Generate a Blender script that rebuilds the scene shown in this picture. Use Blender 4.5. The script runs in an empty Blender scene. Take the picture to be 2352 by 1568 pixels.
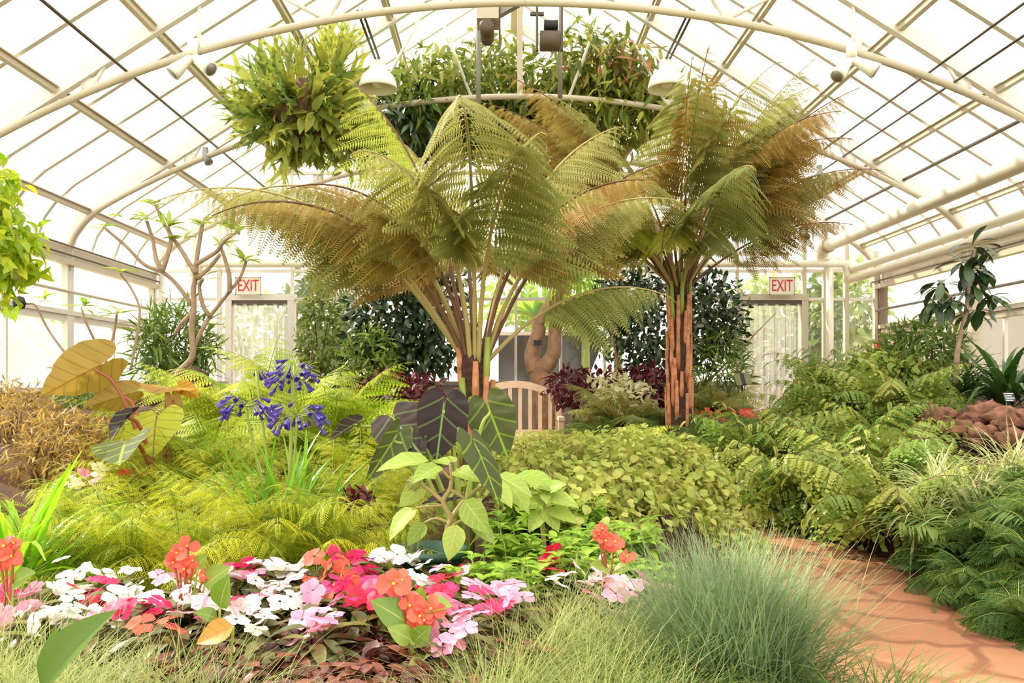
import bpy, math, random
import numpy as np
from mathutils import Vector, Matrix, noise
R = np.random.RandomState(11)
random.seed(5)
SC = bpy.context.scene
COL = SC.collection
F = 1898.0                                    # focal length in pixels of the 2352 wide frame
VX, VY, CH = 1150.0, 885.0, 1.0               # vanishing point of the house axis, eye height
def at(px, py, Y):
    return np.array([(px-VX)/F*Y, Y, CH-(py-VY)/F*Y])
def smooth(a, b, x):
    t = np.clip((np.asarray(x, float)-a)/(b-a), 0, 1)
    return t*t*(3-2*t)
def nrm(v):
    return v/np.maximum(np.linalg.norm(v, axis=-1, keepdims=True), 1e-9)

# ------------------------------------------------------------------ materials
MATS = {}
def newmat(name):
    m = bpy.data.materials.new(name); m.use_nodes = True
    nt = m.node_tree; nt.nodes.clear()
    out = nt.nodes.new('ShaderNodeOutputMaterial')
    MATS[name] = m
    return m, nt, out
def nd(nt, typ, **kw):
    n = nt.nodes.new(typ)
    for k, v in kw.items():
        if k in n.inputs: n.inputs[k].default_value = v
        else: setattr(n, k, v)
    return n
def rgb(c):                                   # sRGB 0-255 to linear
    r = []
    for v in c:
        v = v/255.0
        r.append(v/12.92 if v <= .04045 else ((v+.055)/1.055)**2.4)
    return tuple(r)+(1.0,)
def mixc(nt, fac, a, b):
    n = nt.nodes.new('ShaderNodeMix'); n.data_type = 'RGBA'
    L = nt.links
    for idx, s in ((0, fac), (6, a), (7, b)):
        if hasattr(s, 'is_linked') or hasattr(s, 'links'): L.new(s, n.inputs[idx])
        else: n.inputs[idx].default_value = s
    return n.outputs[2]
def mth(nt, op, a, b=None, clamp=False):
    n = nt.nodes.new('ShaderNodeMath'); n.operation = op; n.use_clamp = clamp
    for i, s in enumerate((a, b)):
        if s is None: continue
        if hasattr(s, 'links'): nt.links.new(s, n.inputs[i])
        else: n.inputs[i].default_value = s
    return n.outputs[0]
def plain(name, c, rough=.5, metal=0, var=.12, scale=6, bump=0, c2=None, spec=.5):
    m, nt, out = newmat(name)
    b = nd(nt, 'ShaderNodeBsdfPrincipled', Roughness=rough, Metallic=metal)
    b.inputs['Specular IOR Level'].default_value = spec
    tc = nd(nt, 'ShaderNodeTexCoord')
    n = nd(nt, 'ShaderNodeTexNoise', Scale=scale, Detail=5.0)
    nt.links.new(tc.outputs['Object'], n.inputs['Vector'])
    a = rgb(c); d = rgb(c2) if c2 else tuple(v*(1-var) for v in a[:3])+(1,)
    f = mth(nt, 'MULTIPLY', mth(nt, 'SUBTRACT', n.outputs[0], .35), 2.5, True)
    nt.links.new(mixc(nt, f, a, d), b.inputs['Base Color'])
    if bump:
        bp = nd(nt, 'ShaderNodeBump', Strength=bump, Distance=.02)
        nt.links.new(n.outputs[0], bp.inputs['Height']); nt.links.new(bp.outputs[0], b.inputs['Normal'])
    nt.links.new(b.outputs[0], out.inputs[0])
    return m
def leafmat(name, a, b, vein=None, vw=.06, nv=0, vside=.5, rough=.42, tr=.35, spec=.4, edge=None, ew=.75, tcol=None):
    """leaf colours a..b by leaf, midrib and side veins along the stored leaf coordinates"""
    m, nt, out = newmat(name)
    L = nt.links
    at_ = nd(nt, 'ShaderNodeAttribute'); at_.attribute_name = 'lf'
    sep = nd(nt, 'ShaderNodeSeparateXYZ'); L.new(at_.outputs['Vector'], sep.inputs[0])
    u, v, r = sep.outputs
    col = mixc(nt, r, rgb(a), rgb(b))
    au = mth(nt, 'ABSOLUTE', u)
    if edge:
        col = mixc(nt, mth(nt, 'GREATER_THAN', au, ew), col, rgb(edge))
    if vein:
        w = mth(nt, 'SUBTRACT', 1.0, mth(nt, 'DIVIDE', au, vw), True)
        if nv:
            t = mth(nt, 'FRACT', mth(nt, 'MULTIPLY', mth(nt, 'SUBTRACT', v, mth(nt, 'MULTIPLY', mth(nt, 'POWER', au, .8), .26)), nv))
            t = mth(nt, 'ABSOLUTE', mth(nt, 'SUBTRACT', t, .5))
            t = mth(nt, 'SUBTRACT', 1.0, mth(nt, 'DIVIDE', t, .09), True)
            w = mth(nt, 'MAXIMUM', w, mth(nt, 'MULTIPLY', t, vside))
        col = mixc(nt, w, col, rgb(vein))
    p = nd(nt, 'ShaderNodeBsdfPrincipled', Roughness=rough)
    p.inputs['Specular IOR Level'].default_value = spec
    L.new(col, p.inputs['Base Color'])
    t = nd(nt, 'ShaderNodeBsdfTranslucent')
    if tcol: t.inputs['Color'].default_value = rgb(tcol)
    else: L.new(col, t.inputs['Color'])
    mx = nd(nt, 'ShaderNodeMixShader'); mx.inputs[0].default_value = tr
    L.new(p.outputs[0], mx.inputs[1]); L.new(t.outputs[0], mx.inputs[2])
    L.new(mx.outputs[0], out.inputs[0])
    return m
def glassmat(name, haze, gloss=.05, tint=(1, 1, 1, 1), hcol=(.85, .86, .84, 1)):
    m, nt, out = newmat(name); L = nt.links
    t = nd(nt, 'ShaderNodeBsdfTransparent', Color=tint)
    g = nd(nt, 'ShaderNodeBsdfGlossy', Roughness=.08)
    d = nd(nt, 'ShaderNodeBsdfTranslucent', Color=hcol)
    d2 = nd(nt, 'ShaderNodeBsdfDiffuse', Color=hcol)
    a = nd(nt, 'ShaderNodeMixShader'); a.inputs[0].default_value = .5
    L.new(d.outputs[0], a.inputs[1]); L.new(d2.outputs[0], a.inputs[2])
    b = nd(nt, 'ShaderNodeMixShader'); b.inputs[0].default_value = haze
    L.new(t.outputs[0], b.inputs[1]); L.new(a.outputs[0], b.inputs[2])
    c = nd(nt, 'ShaderNodeMixShader'); c.inputs[0].default_value = gloss
    L.new(b.outputs[0], c.inputs[1]); L.new(g.outputs[0], c.inputs[2])
    L.new(c.outputs[0], out.inputs[0])
    return m

# ------------------------------------------------------------------ geometry kit
class G:
    """collects vertices, faces and leaf coordinates, then links them as ONE mesh"""
    def __init__(s): s.V = []; s.A = []; s.q = []; s.t = []; s.n = 0
    def add(s, V, Fc, A=None):
        V = np.asarray(V, float); Fc = np.asarray(Fc, int)
        s.V.append(V); s.A.append(np.zeros((len(V), 3)) if A is None else np.asarray(A, float))
        (s.q if Fc.shape[1] == 4 else s.t).append(Fc+s.n); s.n += len(V)
        return s
    def join(s, o, M=None):
        V = np.concatenate(o.V); A = np.concatenate(o.A)
        if M is not None: V = V@M[:3, :3].T+M[:3, 3]
        s.V.append(V); s.A.append(A)
        for f in o.q: s.q.append(f+s.n)
        for f in o.t: s.t.append(f+s.n)
        s.n += len(V); return s
    def arrays(s): return np.concatenate(s.V), np.concatenate(s.A)
    def mesh(s, name, mat, smooth_=True):
        me = bpy.data.meshes.new(name)
        V, A = s.arrays()
        q = np.concatenate(s.q) if s.q else np.zeros((0, 4), int)
        t = np.concatenate(s.t) if s.t else np.zeros((0, 3), int)
        me.vertices.add(len(V)); me.vertices.foreach_set('co', V.astype(np.float32).ravel())
        nl = len(q)*4+len(t)*3
        me.loops.add(nl); me.loops.foreach_set('vertex_index', np.concatenate([q.ravel(), t.ravel()]).astype(np.int32))
        me.polygons.add(len(q)+len(t))
        st = np.concatenate([np.arange(len(q))*4, len(q)*4+np.arange(len(t))*3]).astype(np.int32)
        me.polygons.foreach_set('loop_start', st)
        me.polygons.foreach_set('use_smooth', np.full(len(q)+len(t), smooth_))
        at_ = me.attributes.new('lf', 'FLOAT_VECTOR', 'POINT'); at_.data.foreach_set('vector', A.astype(np.float32).ravel())
        me.update(calc_edges=True); me.validate()
        me.materials.append(MATS[mat] if isinstance(mat, str) else mat)
        return me
    # primitives
    def tube(s, P, r, n=8, cap=True, rnd=0.):
        P = np.asarray(P, float); k = len(P); r = np.broadcast_to(np.asarray(r, float), (k,))
        T = nrm(np.gradient(P, axis=0))
        ref = np.array([0, 0, 1.]) if abs(T[0][2]) < .9 else np.array([1., 0, 0])
        X = []; x = nrm(np.cross(T[0], ref))
        for i in range(k):
            x = nrm(x-T[i]*np.dot(x, T[i])); X.append(x)
        X = np.array(X); Yv = np.cross(T, X)
        a = np.arange(n)/n*2*np.pi
        V = P[:, None]+r[:, None, None]*(np.cos(a)[None, :, None]*X[:, None]+np.sin(a)[None, :, None]*Yv[:, None])
        V = V.reshape(-1, 3)
        i = np.arange(k-1)[:, None]*n; j = np.arange(n)[None]
        Fq = np.stack([i+j, i+(j+1) % n, i+n+(j+1) % n, i+n+j], -1).reshape(-1, 4)
        A = np.zeros((len(V), 3)); A[:, 0] = .5; A[:, 1] = np.repeat(np.linspace(0, 1, k), n); A[:, 2] = rnd
        if cap:
            V = np.vstack([V, P[0], P[-1]]); A = np.vstack([A, A[0], A[-1]])
            b = k*n; jj = np.arange(n)
            s.add(V, Fq, A)
            s.t.append(np.stack([np.full(n, b), (jj+1) % n, jj], -1)+s.n-len(V))
            s.t.append(np.stack([np.full(n, b+1), (k-1)*n+jj, (k-1)*n+(jj+1) % n], -1)+s.n-len(V))
        else: s.add(V, Fq, A)
        return s
    def rod(s, a, b, r, n=8): return s.tube([a, b], r, n)
    def box(s, lo, hi, rot=None, c=None):
        lo = np.array(lo, float); hi = np.array(hi, float)
        V = np.array([[x, y, z] for z in (0, 1) for y in (0, 1) for x in (0, 1)], float)*(hi-lo)+lo
        if rot is not None:
            cc = (lo+hi)/2 if c is None else np.array(c); V = (V-cc)@np.array(rot).T+cc
        return s.add(V, [[0, 2, 3, 1], [4, 5, 7, 6], [0, 1, 5, 4], [2, 6, 7, 3], [0, 4, 6, 2], [1, 3, 7, 5]])
    def bar(s, a, b, w, h):
        """rectangular bar from a to b, w wide sideways and h deep"""
        a = np.array(a, float); b = np.array(b, float); t = nrm(b-a)
        ref = np.array([0, 1., 0]) if abs(t[1]) < .9 else np.array([0, 0, 1.])
        x = nrm(np.cross(t, ref)); y = np.cross(x, t)
        V = np.array([p+x*i*w/2+y*j*h/2 for p in (a, b) for i, j in ((-1, -1), (1, -1), (1, 1), (-1, 1))])
        return s.add(V, [[0, 1, 5, 4], [1, 2, 6, 5], [2, 3, 7, 6], [3, 0, 4, 7], [3, 2, 1, 0], [4, 5, 6, 7]])
    def quad(s, a, b, c, d): return s.add([a, b, c, d], [[0, 1, 2, 3]])
    def lathe(s, prof, n=24, M=None):
        a = np.arange(n)/n*2*np.pi
        V = np.array([[r*np.cos(t), r*np.sin(t), z] for r, z in prof for t in a]); k = len(prof)
        i = np.arange(k-1)[:, None]*n; j = np.arange(n)[None]
        Fq = np.stack([i+j, i+(j+1) % n, i+n+(j+1) % n, i+n+j], -1).reshape(-1, 4)
        if M is not None: V = V@M[:3, :3].T+M[:3, 3]
        return s.add(V, Fq)
    def blob(s, c, r, seed=0, amp=.25, n=20, fr=1.6):
        """noisy lump: rocks, mounds of soil"""
        m = n//2+1
        th = np.linspace(0, np.pi, m); ph = np.arange(n)/n*2*np.pi
        D = np.array([[np.sin(t)*np.cos(p), np.sin(t)*np.sin(p), np.cos(t)] for t in th for p in ph])
        k = np.array([1+amp*noise.noise(Vector(d*fr)+Vector((seed*7.1, seed*3.3, seed)))+amp*.5*noise.noise(Vector(d*fr*2.7)+Vector((seed, 0, seed*2.))) for d in D])
        V = D*k[:, None]*np.array(r)+np.array(c)
        i = np.arange(m-1)[:, None]*n; j = np.arange(n)[None]
        return s.add(V, np.stack([i+j, i+n+j, i+n+(j+1) % n, i+(j+1) % n], -1).reshape(-1, 4))

def frames(P, D, N, S):
    P = np.atleast_2d(P).astype(float); k = len(P)
    D = np.broadcast_to(D, (k, 3)); N = np.broadcast_to(N, (k, 3)); S = np.broadcast_to(np.asarray(S, float), (k,))
    Y = nrm(D); X = nrm(np.cross(Y, N)+1e-6); Z = np.cross(X, Y)
    M = np.zeros((k, 4, 4)); M[:, :3, 0] = X*S[:, None]; M[:, :3, 1] = Y*S[:, None]; M[:, :3, 2] = Z*S[:, None]
    M[:, :3, 3] = P; M[:, 3, 3] = 1
    return M
def inst(g, T, M, rnd=None):
    """repeat the template T = (V, faces, uv) inside the mesh g, once per matrix"""
    V, Fc, A = T; k = len(M); n = len(V)
    if k == 0: return g
    W = np.einsum('kij,nj->kni', M[:, :3, :3], V)+M[:, None, :3, 3]
    rnd = R.rand(k) if rnd is None else np.broadcast_to(rnd, (k,))
    B = np.concatenate([np.broadcast_to(A[None, :, :2], (k, n, 2)), np.broadcast_to(rnd[:, None, None], (k, n, 1))], -1)
    Fk = (Fc[None]+(np.arange(k)*n)[:, None, None]).reshape(-1, Fc.shape[1])
    return g.add(W.reshape(-1, 3), Fk, B.reshape(-1, 3))
def leafT(W=.4, prof='ovate', n=5, fold=.15, curl=.35, cols=3, L=1., wave=0.):
    """one leaf, length L along +Y, facing +Z"""
    v = np.linspace(0, 1, n+1)
    if prof == 'ovate': w = np.sin(np.pi*v**.72)**.85
    elif prof == 'lance': w = np.sin(np.pi*v**.8)**1.1
    elif prof == 'oval': w = np.sqrt(np.clip(np.sin(np.pi*v), 0, 1))
    elif prof == 'fan': w = np.where(v < .75, v/.75, np.sqrt(np.clip(1-((v-.75)/.25)**2, 0, 1)))*1.
    elif prof == 'strap': w = np.clip(np.minimum(.55+v*2, 1)*(1-np.clip((v-.6)/.4, 0, 1)**1.7), .02, 1)
    elif prof == 'obov': w = np.sin(np.pi*v**1.5)**.8
    elif prof == 'petal': w = np.clip(v*2.2, .15, 1)*np.sqrt(np.clip(1-np.clip((v-.55)/.45, 0, 1)**2.4, 0, 1))
    w = np.maximum(w, .012)*W/2
    ang = -curl*v*1.6
    st = L/n
    y = np.concatenate([[0], np.cumsum(np.cos(ang[1:])*st)]); z = np.concatenate([[0], np.cumsum(np.sin(ang[1:])*st)])
    u = np.linspace(-1, 1, cols)
    V = np.zeros((n+1, cols, 3)); A = np.zeros((n+1, cols, 2))
    V[..., 0] = u*w[:, None]; V[..., 1] = y[:, None]
    V[..., 2] = z[:, None]+fold*np.abs(u)*w[:, None]*2+wave*np.sin(v*17)[:, None]*np.abs(u)*w[:, None]
    A[..., 0] = u; A[..., 1] = v[:, None]
    i = np.arange(n)[:, None]*cols; j = np.arange(cols-1)[None]
    Fq = np.stack([i+j, i+j+1, i+cols+j+1, i+cols+j], -1).reshape(-1, 4)
    return V.reshape(-1, 3), Fq, A.reshape(-1, 2)
def blades(g, P, D, L, W, bend, n=5, cols=2, tip=.08, prof=None, rnd=None, side=0.):
    """grass or strap blades: base points P, start directions D, length, width, total bend towards the ground"""
    k = len(P); P = np.asarray(P, float); D = nrm(np.asarray(D, float))
    L = np.broadcast_to(L, (k,)); W = np.broadcast_to(W, (k,)); bend = np.broadcast_to(bend, (k,))
    H = D.copy(); H[:, 2] = 0
    H = np.where(np.linalg.norm(H, axis=1, keepdims=True) < .02, nrm(R.randn(k, 3)*[1, 1, 0]), H); H = nrm(H)
    e0 = np.arctan2(D[:, 2], np.linalg.norm(D[:, :2], axis=1))
    S = nrm(np.cross(H, [0, 0, 1.]))
    H2 = H+S*(side*R.randn(k))[:, None]
    pts = [P]; p = P.copy()
    tv = np.linspace(0, 1, n+1)
    for i in range(n):
        e = e0-bend*((i+.5)/n)**1.35
        p = p+(np.cos(e)[:, None]*H2+np.sin(e)[:, None]*np.array([0, 0, 1.]))*(L/n)[:, None]; pts.append(p)
    C = np.stack(pts, 1)
    w = np.interp(tv, [0, .25, .6, 1], [.6, 1, .85, tip]) if prof is None else np.interp(tv, *prof)
    u = np.linspace(-1, 1, cols)
    V = C[:, :, None, :]+S[:, None, None, :]*(u[None, None, :, None]*(w[None, :, None, None]*W[:, None, None, None]/2))
    if cols == 3: V[:, :, 1, 2] -= (w*.18)[None]*W[:, None]
    A = np.zeros(V.shape); A[..., 0] = u; A[..., 1] = tv[None, :, None]
    A[..., 2] = (R.rand(k) if rnd is None else rnd)[:, None, None]
    m = (n+1)*cols
    i = np.arange(n)[:, None]*cols; j = np.arange(cols-1)[None]
    Fq = np.stack([i+j, i+j+1, i+cols+j+1, i+cols+j], -1).reshape(-1, 4)
    Fk = (Fq[None]+(np.arange(k)*m)[:, None, None]).reshape(-1, 4)
    return g.add(V.reshape(-1, 3), Fk, A.reshape(-1, 3))
def curve(P, n=12):
    """smooth polyline through control points (3 coordinates and radius)"""
    P = np.asarray(P, float); k = len(P)
    Q = np.vstack([2*P[0]-P[1], P, 2*P[-1]-P[-2]]); out = []
    for i in range(k-1):
        p0, p1, p2, p3 = Q[i:i+4]
        for t in np.arange(n)/n:
            out.append(.5*((2*p1)+(p2-p0)*t+(2*p0-5*p1+4*p2-p3)*t*t+(3*p1-p0-3*p2+p3)*t**3))
    out.append(P[-1]); return np.array(out)

# ------------------------------------------------------------------ object kit
def link(o, parent=None):
    COL.objects.link(o)
    if parent is not None: o.parent = parent
    return o
def tag(o, label=None, cat=None, group=None, kind=None):
    if cat and not kind: kind = 'thing'
    for k, v in (('label', label), ('category', cat), ('group', group), ('kind', kind)):
        if v: o[k] = v
    return o
def thing(name, label, cat, loc=(0, 0, 0), rz=0., group=None, s=1., kind=None):
    o = bpy.data.objects.new(name, None); o.empty_display_size = .1
    o.location = tuple(loc); o.rotation_euler = (0, 0, rz); o.scale = (s, s, s)
    return tag(link(o), label, cat, group, kind)
def part(name, g, mat, parent=None, loc=None, smooth_=True, label=None):
    me = g if isinstance(g, bpy.types.Mesh) else g.mesh(name, mat, smooth_)
    o = bpy.data.objects.new(name, me)
    if loc is not None: o.location = tuple(loc)
    if label: o['label'] = label
    return link(o, parent)
def single(name, g, mat, label, cat, group=None, kind=None, smooth_=True, loc=None):
    return tag(part(name, g, mat, None, loc, smooth_), label, cat, group, kind)
def struct(name, g, mat, parent=None, smooth_=False, label=None):
    o = part(name, g, mat, parent, None, smooth_)
    if parent is None: o['kind'] = 'structure'
    if label: o['label'] = label
    return o
def dup(root, loc, rz=0., s=None, label=None, group=None):
    r = root.copy(); COL.objects.link(r); r.location = tuple(loc); r.rotation_euler = (0, 0, rz)
    if s is not None: r.scale = (s, s, s)
    if label: r['label'] = label
    if group: r['group'] = group
    for ch in list(root.children):
        c = ch.copy(); COL.objects.link(c); c.parent = r
        for gch in ch.children:
            d = gch.copy(); COL.objects.link(d); d.parent = c
    return r

# ------------------------------------------------------------------ palette
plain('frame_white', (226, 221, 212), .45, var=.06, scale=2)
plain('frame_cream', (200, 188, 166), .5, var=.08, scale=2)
plain('steel_dark', (95, 85, 70), .45, .3)
plain('steel_grey', (150, 146, 138), .4, .4)
plain('pipe_white', (236, 228, 205), .4, var=.05)
plain('bronze', (120, 95, 75), .5)
plain('black_metal', (28, 27, 26), .5)
plain('motor', (92, 76, 58), .5)
plain('lamp_white', (238, 236, 226), .35, var=.03)
plain('bench_wood', (250, 222, 190), .55, c2=(238, 202, 166), scale=9)
plain('soil', (96, 66, 46), .95, c2=(60, 42, 30), scale=14, bump=.8)
plain('concrete', (178, 168, 150), .8, c2=(150, 140, 124), scale=5)
plain('rock', (150, 104, 80), .95, c2=(84, 56, 42), scale=16, bump=1.)
plain('rock_dark', (110, 84, 66), .95, c2=(62, 44, 36), scale=18, bump=1.)
plain('bark_smooth', (186, 148, 112), .7, c2=(148, 108, 78), scale=12, bump=.3)
plain('bark_grey', (150, 124, 100), .75, c2=(176, 148, 122), scale=18, bump=.4)
plain('bark_brown', (110, 78, 52), .8, c2=(72, 50, 36), scale=20, bump=.6)
plain('fern_trunk', (84, 52, 36), .9, c2=(40, 26, 20), scale=30, bump=1.)
plain('stub_orange', (206, 142, 96), .7, c2=(150, 88, 58), scale=18, bump=.4)
plain('stem_green', (142, 158, 62), .5)
plain('stem_tan', (168, 150, 92), .6)
plain('stem_red', (150, 84, 50), .5)
plain('stem_brown', (104, 66, 40), .6)
plain('black_plastic', (30, 30, 32), .4)
plain('pot_green', (52, 88, 66), .4)
plain('sign_olive', (128, 128, 88), .5)
plain('sign_white', (236, 230, 214), .5, var=.03)
plain('sign_blue', (92, 118, 178), .4, var=.05)
plain('tag_white', (210, 214, 216), .5, var=.05)
plain('red_letter', (214, 40, 36), .5, var=.03)
plain('slab_dark', (46, 43, 38), .8, spec=.2)
plain('siding', (128, 124, 116), .7, var=.05)
plain('lawn', (150, 160, 96), .95, c2=(176, 176, 128), scale=.6)
plain('floor_far', (206, 150, 112), .9)
plain('seed_pod', (150, 158, 82), .7)
plain('yellow_eye', (250, 205, 70), .6)
plain('dark_eye', (170, 40, 80), .6)
glassmat('glass_roof', .06, .03)
glassmat('glass_wall', .035, .04)
glassmat('glass_left', .55, .03, hcol=(.95, .95, .9, 1))
glassmat('glass_back', .07, .04)
glassmat('strip_vinyl', .42, .10, tint=(.96, .97, .98, 1))
leafmat('lf_treefern', (148, 156, 84), (172, 164, 90), rough=.5, tr=.42)
leafmat('lf_treefern_green_lit', (164, 186, 62), (206, 204, 80), rough=.5, tr=.5)  # lighter yellow green: sunlight on the lit fronds is put into the leaf colour
leafmat('lf_treefern_brown', (166, 140, 64), (176, 138, 72), rough=.55, tr=.38)
leafmat('lf_fern', (160, 190, 50), (214, 216, 84), rough=.45, tr=.42)
leafmat('lf_fern_dark', (92, 124, 52), (130, 150, 62), rough=.5, tr=.35)
leafmat('lf_asparagus', (134, 160, 32), (224, 216, 56), rough=.5, tr=.36)
leafmat('lf_moss', (74, 108, 46), (116, 138, 52), rough=.55, tr=.3)
leafmat('lf_adiantum', (122, 154, 62), (182, 186, 86), rough=.4, tr=.38, spec=.5)
leafmat('lf_climber', (148, 168, 66), (192, 190, 92), vein=(208, 206, 120), vw=.07, rough=.42, tr=.36)
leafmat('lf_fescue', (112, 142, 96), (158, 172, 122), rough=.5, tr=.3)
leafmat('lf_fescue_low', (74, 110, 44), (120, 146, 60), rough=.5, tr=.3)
leafmat('lf_feather', (138, 158, 80), (196, 196, 124), rough=.5, tr=.38)
leafmat('lf_strap', (104, 160, 40), (142, 186, 58), vein=(170, 204, 96), vw=.12, rough=.35, tr=.4, spec=.6)
leafmat('lf_strap_bright', (130, 196, 30), (188, 222, 60), rough=.3, tr=.5, spec=.7)
leafmat('lf_strap_dark', (48, 84, 38), (84, 116, 50), rough=.35, tr=.25, spec=.6)
leafmat('lf_varieg', (128, 152, 70), (166, 178, 92), edge=(236, 230, 178), ew=.5, rough=.4, tr=.35)
leafmat('lf_black', (50, 40, 42), (62, 48, 44), vein=(124, 160, 84), vw=.05, nv=4, vside=.4, rough=.75, tr=.1, spec=.2)
leafmat('lf_dusk', (60, 74, 34), (84, 90, 42), vein=(150, 186, 58), vw=.06, nv=4, vside=.55, rough=.6, tr=.22, spec=.3)
leafmat('lf_taro_brown', (150, 128, 48), (172, 142, 62), vein=(128, 70, 40), vw=.035, nv=7, vside=.6, rough=.5, tr=.4)
leafmat('lf_taro_lime', (182, 200, 40), (206, 204, 60), vein=(132, 70, 40), vw=.04, nv=6, vside=.7, rough=.45, tr=.5)
leafmat('lf_taro_amber', (206, 160, 40), (190, 140, 50), vein=(132, 70, 40), vw=.04, nv=6, vside=.7, rough=.45, tr=.5)
leafmat('lf_datura', (136, 166, 64), (170, 188, 84), vein=(214, 214, 132), vw=.05, nv=6, vside=.55, rough=.5, tr=.35)
leafmat('lf_lime', (118, 160, 46), (164, 192, 66), vein=(206, 220, 116), vw=.08, rough=.45, tr=.38)
leafmat('lf_impatiens', (78, 88, 44), (124, 122, 62), vein=(170, 80, 60), vw=.08, rough=.35, tr=.2, spec=.6)
leafmat('lf_bronze', (78, 42, 36), (132, 74, 54), vein=(176, 104, 84), vw=.08, nv=4, vside=.3, rough=.35, tr=.2, spec=.6)
leafmat('lf_begonia', (110, 148, 50), (156, 176, 66), vein=(196, 196, 110), vw=.06, rough=.3, tr=.35, spec=.6)
leafmat('lf_begonia_orange', (206, 136, 52), (222, 160, 70), vein=(170, 90, 50), vw=.05, nv=4, vside=.6, rough=.4, tr=.4)
leafmat('lf_dark', (42, 66, 42), (74, 96, 52), vein=(96, 116, 70), vw=.08, rough=.3, tr=.15, spec=.7)
leafmat('lf_mid', (92, 124, 48), (142, 158, 66), rough=.4, tr=.3)
leafmat('lf_canopy', (92, 116, 44), (170, 172, 70), rough=.4, tr=.34)
leafmat('lf_canopy_rust', (170, 116, 70), (196, 140, 84), rough=.5, tr=.3)
leafmat('lf_citrus', (136, 180, 30), (210, 214, 54), vein=(214, 222, 110), vw=.08, rough=.35, tr=.5, spec=.6)
leafmat('lf_plumeria', (150, 180, 60), (196, 206, 92), vein=(214, 214, 130), vw=.08, rough=.4, tr=.42)
leafmat('lf_golden', (120, 92, 54), (224, 190, 96), rough=.5, tr=.4)
leafmat('lf_stag', (112, 136, 64), (206, 204, 88), rough=.5, tr=.36)
leafmat('lf_banana', (146, 196, 60), (190, 220, 84), vein=(214, 224, 130), vw=.08, rough=.4, tr=.5)
leafmat('lf_coleus', (58, 38, 34), (112, 40, 46), vein=(176, 52, 70), vw=.18, rough=.45, tr=.2)
leafmat('lf_pale', (214, 208, 150), (236, 230, 190), rough=.5, tr=.35)
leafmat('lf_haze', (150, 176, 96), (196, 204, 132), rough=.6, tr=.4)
leafmat('pt_white', (252, 244, 238), (255, 250, 246), rough=.5, tr=.3)
leafmat('pt_blush', (250, 224, 222), (252, 236, 236), vein=(236, 120, 150), vw=.16, rough=.5, tr=.3)
leafmat('pt_pink', (246, 148, 186), (250, 178, 206), rough=.5, tr=.3)
leafmat('pt_hot', (226, 36, 96), (236, 62, 122), rough=.5, tr=.3)
leafmat('pt_red', (206, 24, 60), (226, 44, 76), rough=.5, tr=.3)
leafmat('pt_coral', (246, 96, 78), (250, 128, 100), rough=.4, tr=.35)
leafmat('pt_violet', (60, 50, 142), (108, 78, 172), vein=(60, 44, 140), vw=.2, rough=.45, tr=.25)
leafmat('pt_scarlet', (222, 66, 40), (240, 104, 52), rough=.45, tr=.3)

# ------------------------------------------------------------------ terrain
CX, HW, YB = .22, 5.17, 11.7                  # house centre line, half width, rear wall
PC = np.array([(1.5, -.5), (1.56, 1.2), (1.61, 2.6), (1.63, 3.6), (1.70, 4.6), (1.72, 5.3), (1.50, 6.0), (1.05, 6.55), (.5, 7.0), (.1, 7.7), (.0, 8.6), (.05, 9.6)])
def dpath(x, y):
    x = np.asarray(x, float); y = np.asarray(y, float); best = np.full(np.broadcast(x, y).shape, 1e9)
    for a, b in zip(PC[:-1], PC[1:]):
        ab = b-a; t = np.clip(((x-a[0])*ab[0]+(y-a[1])*ab[1])/(ab@ab), 0, 1)
        best = np.minimum(best, np.hypot(x-a[0]-t*ab[0], y-a[1]-t*ab[1]))
    return best
def ground(x, y):
    x = np.asarray(x, float); y = np.asarray(y, float)
    hc = .2+.24*smooth(2.5, 4.3, y)
    hr = .12+.36*np.clip(x-2.1, 0, 2.5)
    hb = .42
    w = smooth(1.95, 2.25, x-.6*np.clip(6.0-y, -9, 0)*0)
    h = hc*(1-w)+hr*w
    wb = smooth(6.2, 6.9, y)*(1-smooth(2.2, 3.2, x))
    h = h*(1-wb)+hb*wb
    h = h+.42*smooth(-1.5, -2.8, x)*smooth(3.6, 5.2, y)
    e = smooth(.46, .78, dpath(x, y))
    h = h*e
    return h*(1-smooth(10.9, 11.3, y)*.9)
def gz(x, y): return float(ground(x, y))

def grid_mesh(x0, x1, y0, y1, st, zf):
    xs = np.arange(x0, x1+st/2, st); ys = np.arange(y0, y1+st/2, st)
    Xg, Yg = np.meshgrid(xs, ys); Z = zf(Xg, Yg)
    V = np.stack([Xg, Yg, Z], -1).reshape(-1, 3); n = len(xs)
    i = np.arange(len(ys)-1)[:, None]*n; j = np.arange(n-1)[None]
    return V, np.stack([i+j, i+j+1, i+n+j+1, i+n+j], -1).reshape(-1, 4)
g = G(); g.add(*grid_mesh(CX-HW-.05, CX+HW+.05, -.6, YB+.1, .09, lambda x, y: ground(x, y)-.01))
struct('floor', g, 'soil', smooth_=True, label='dark soil of the planting beds')
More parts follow.
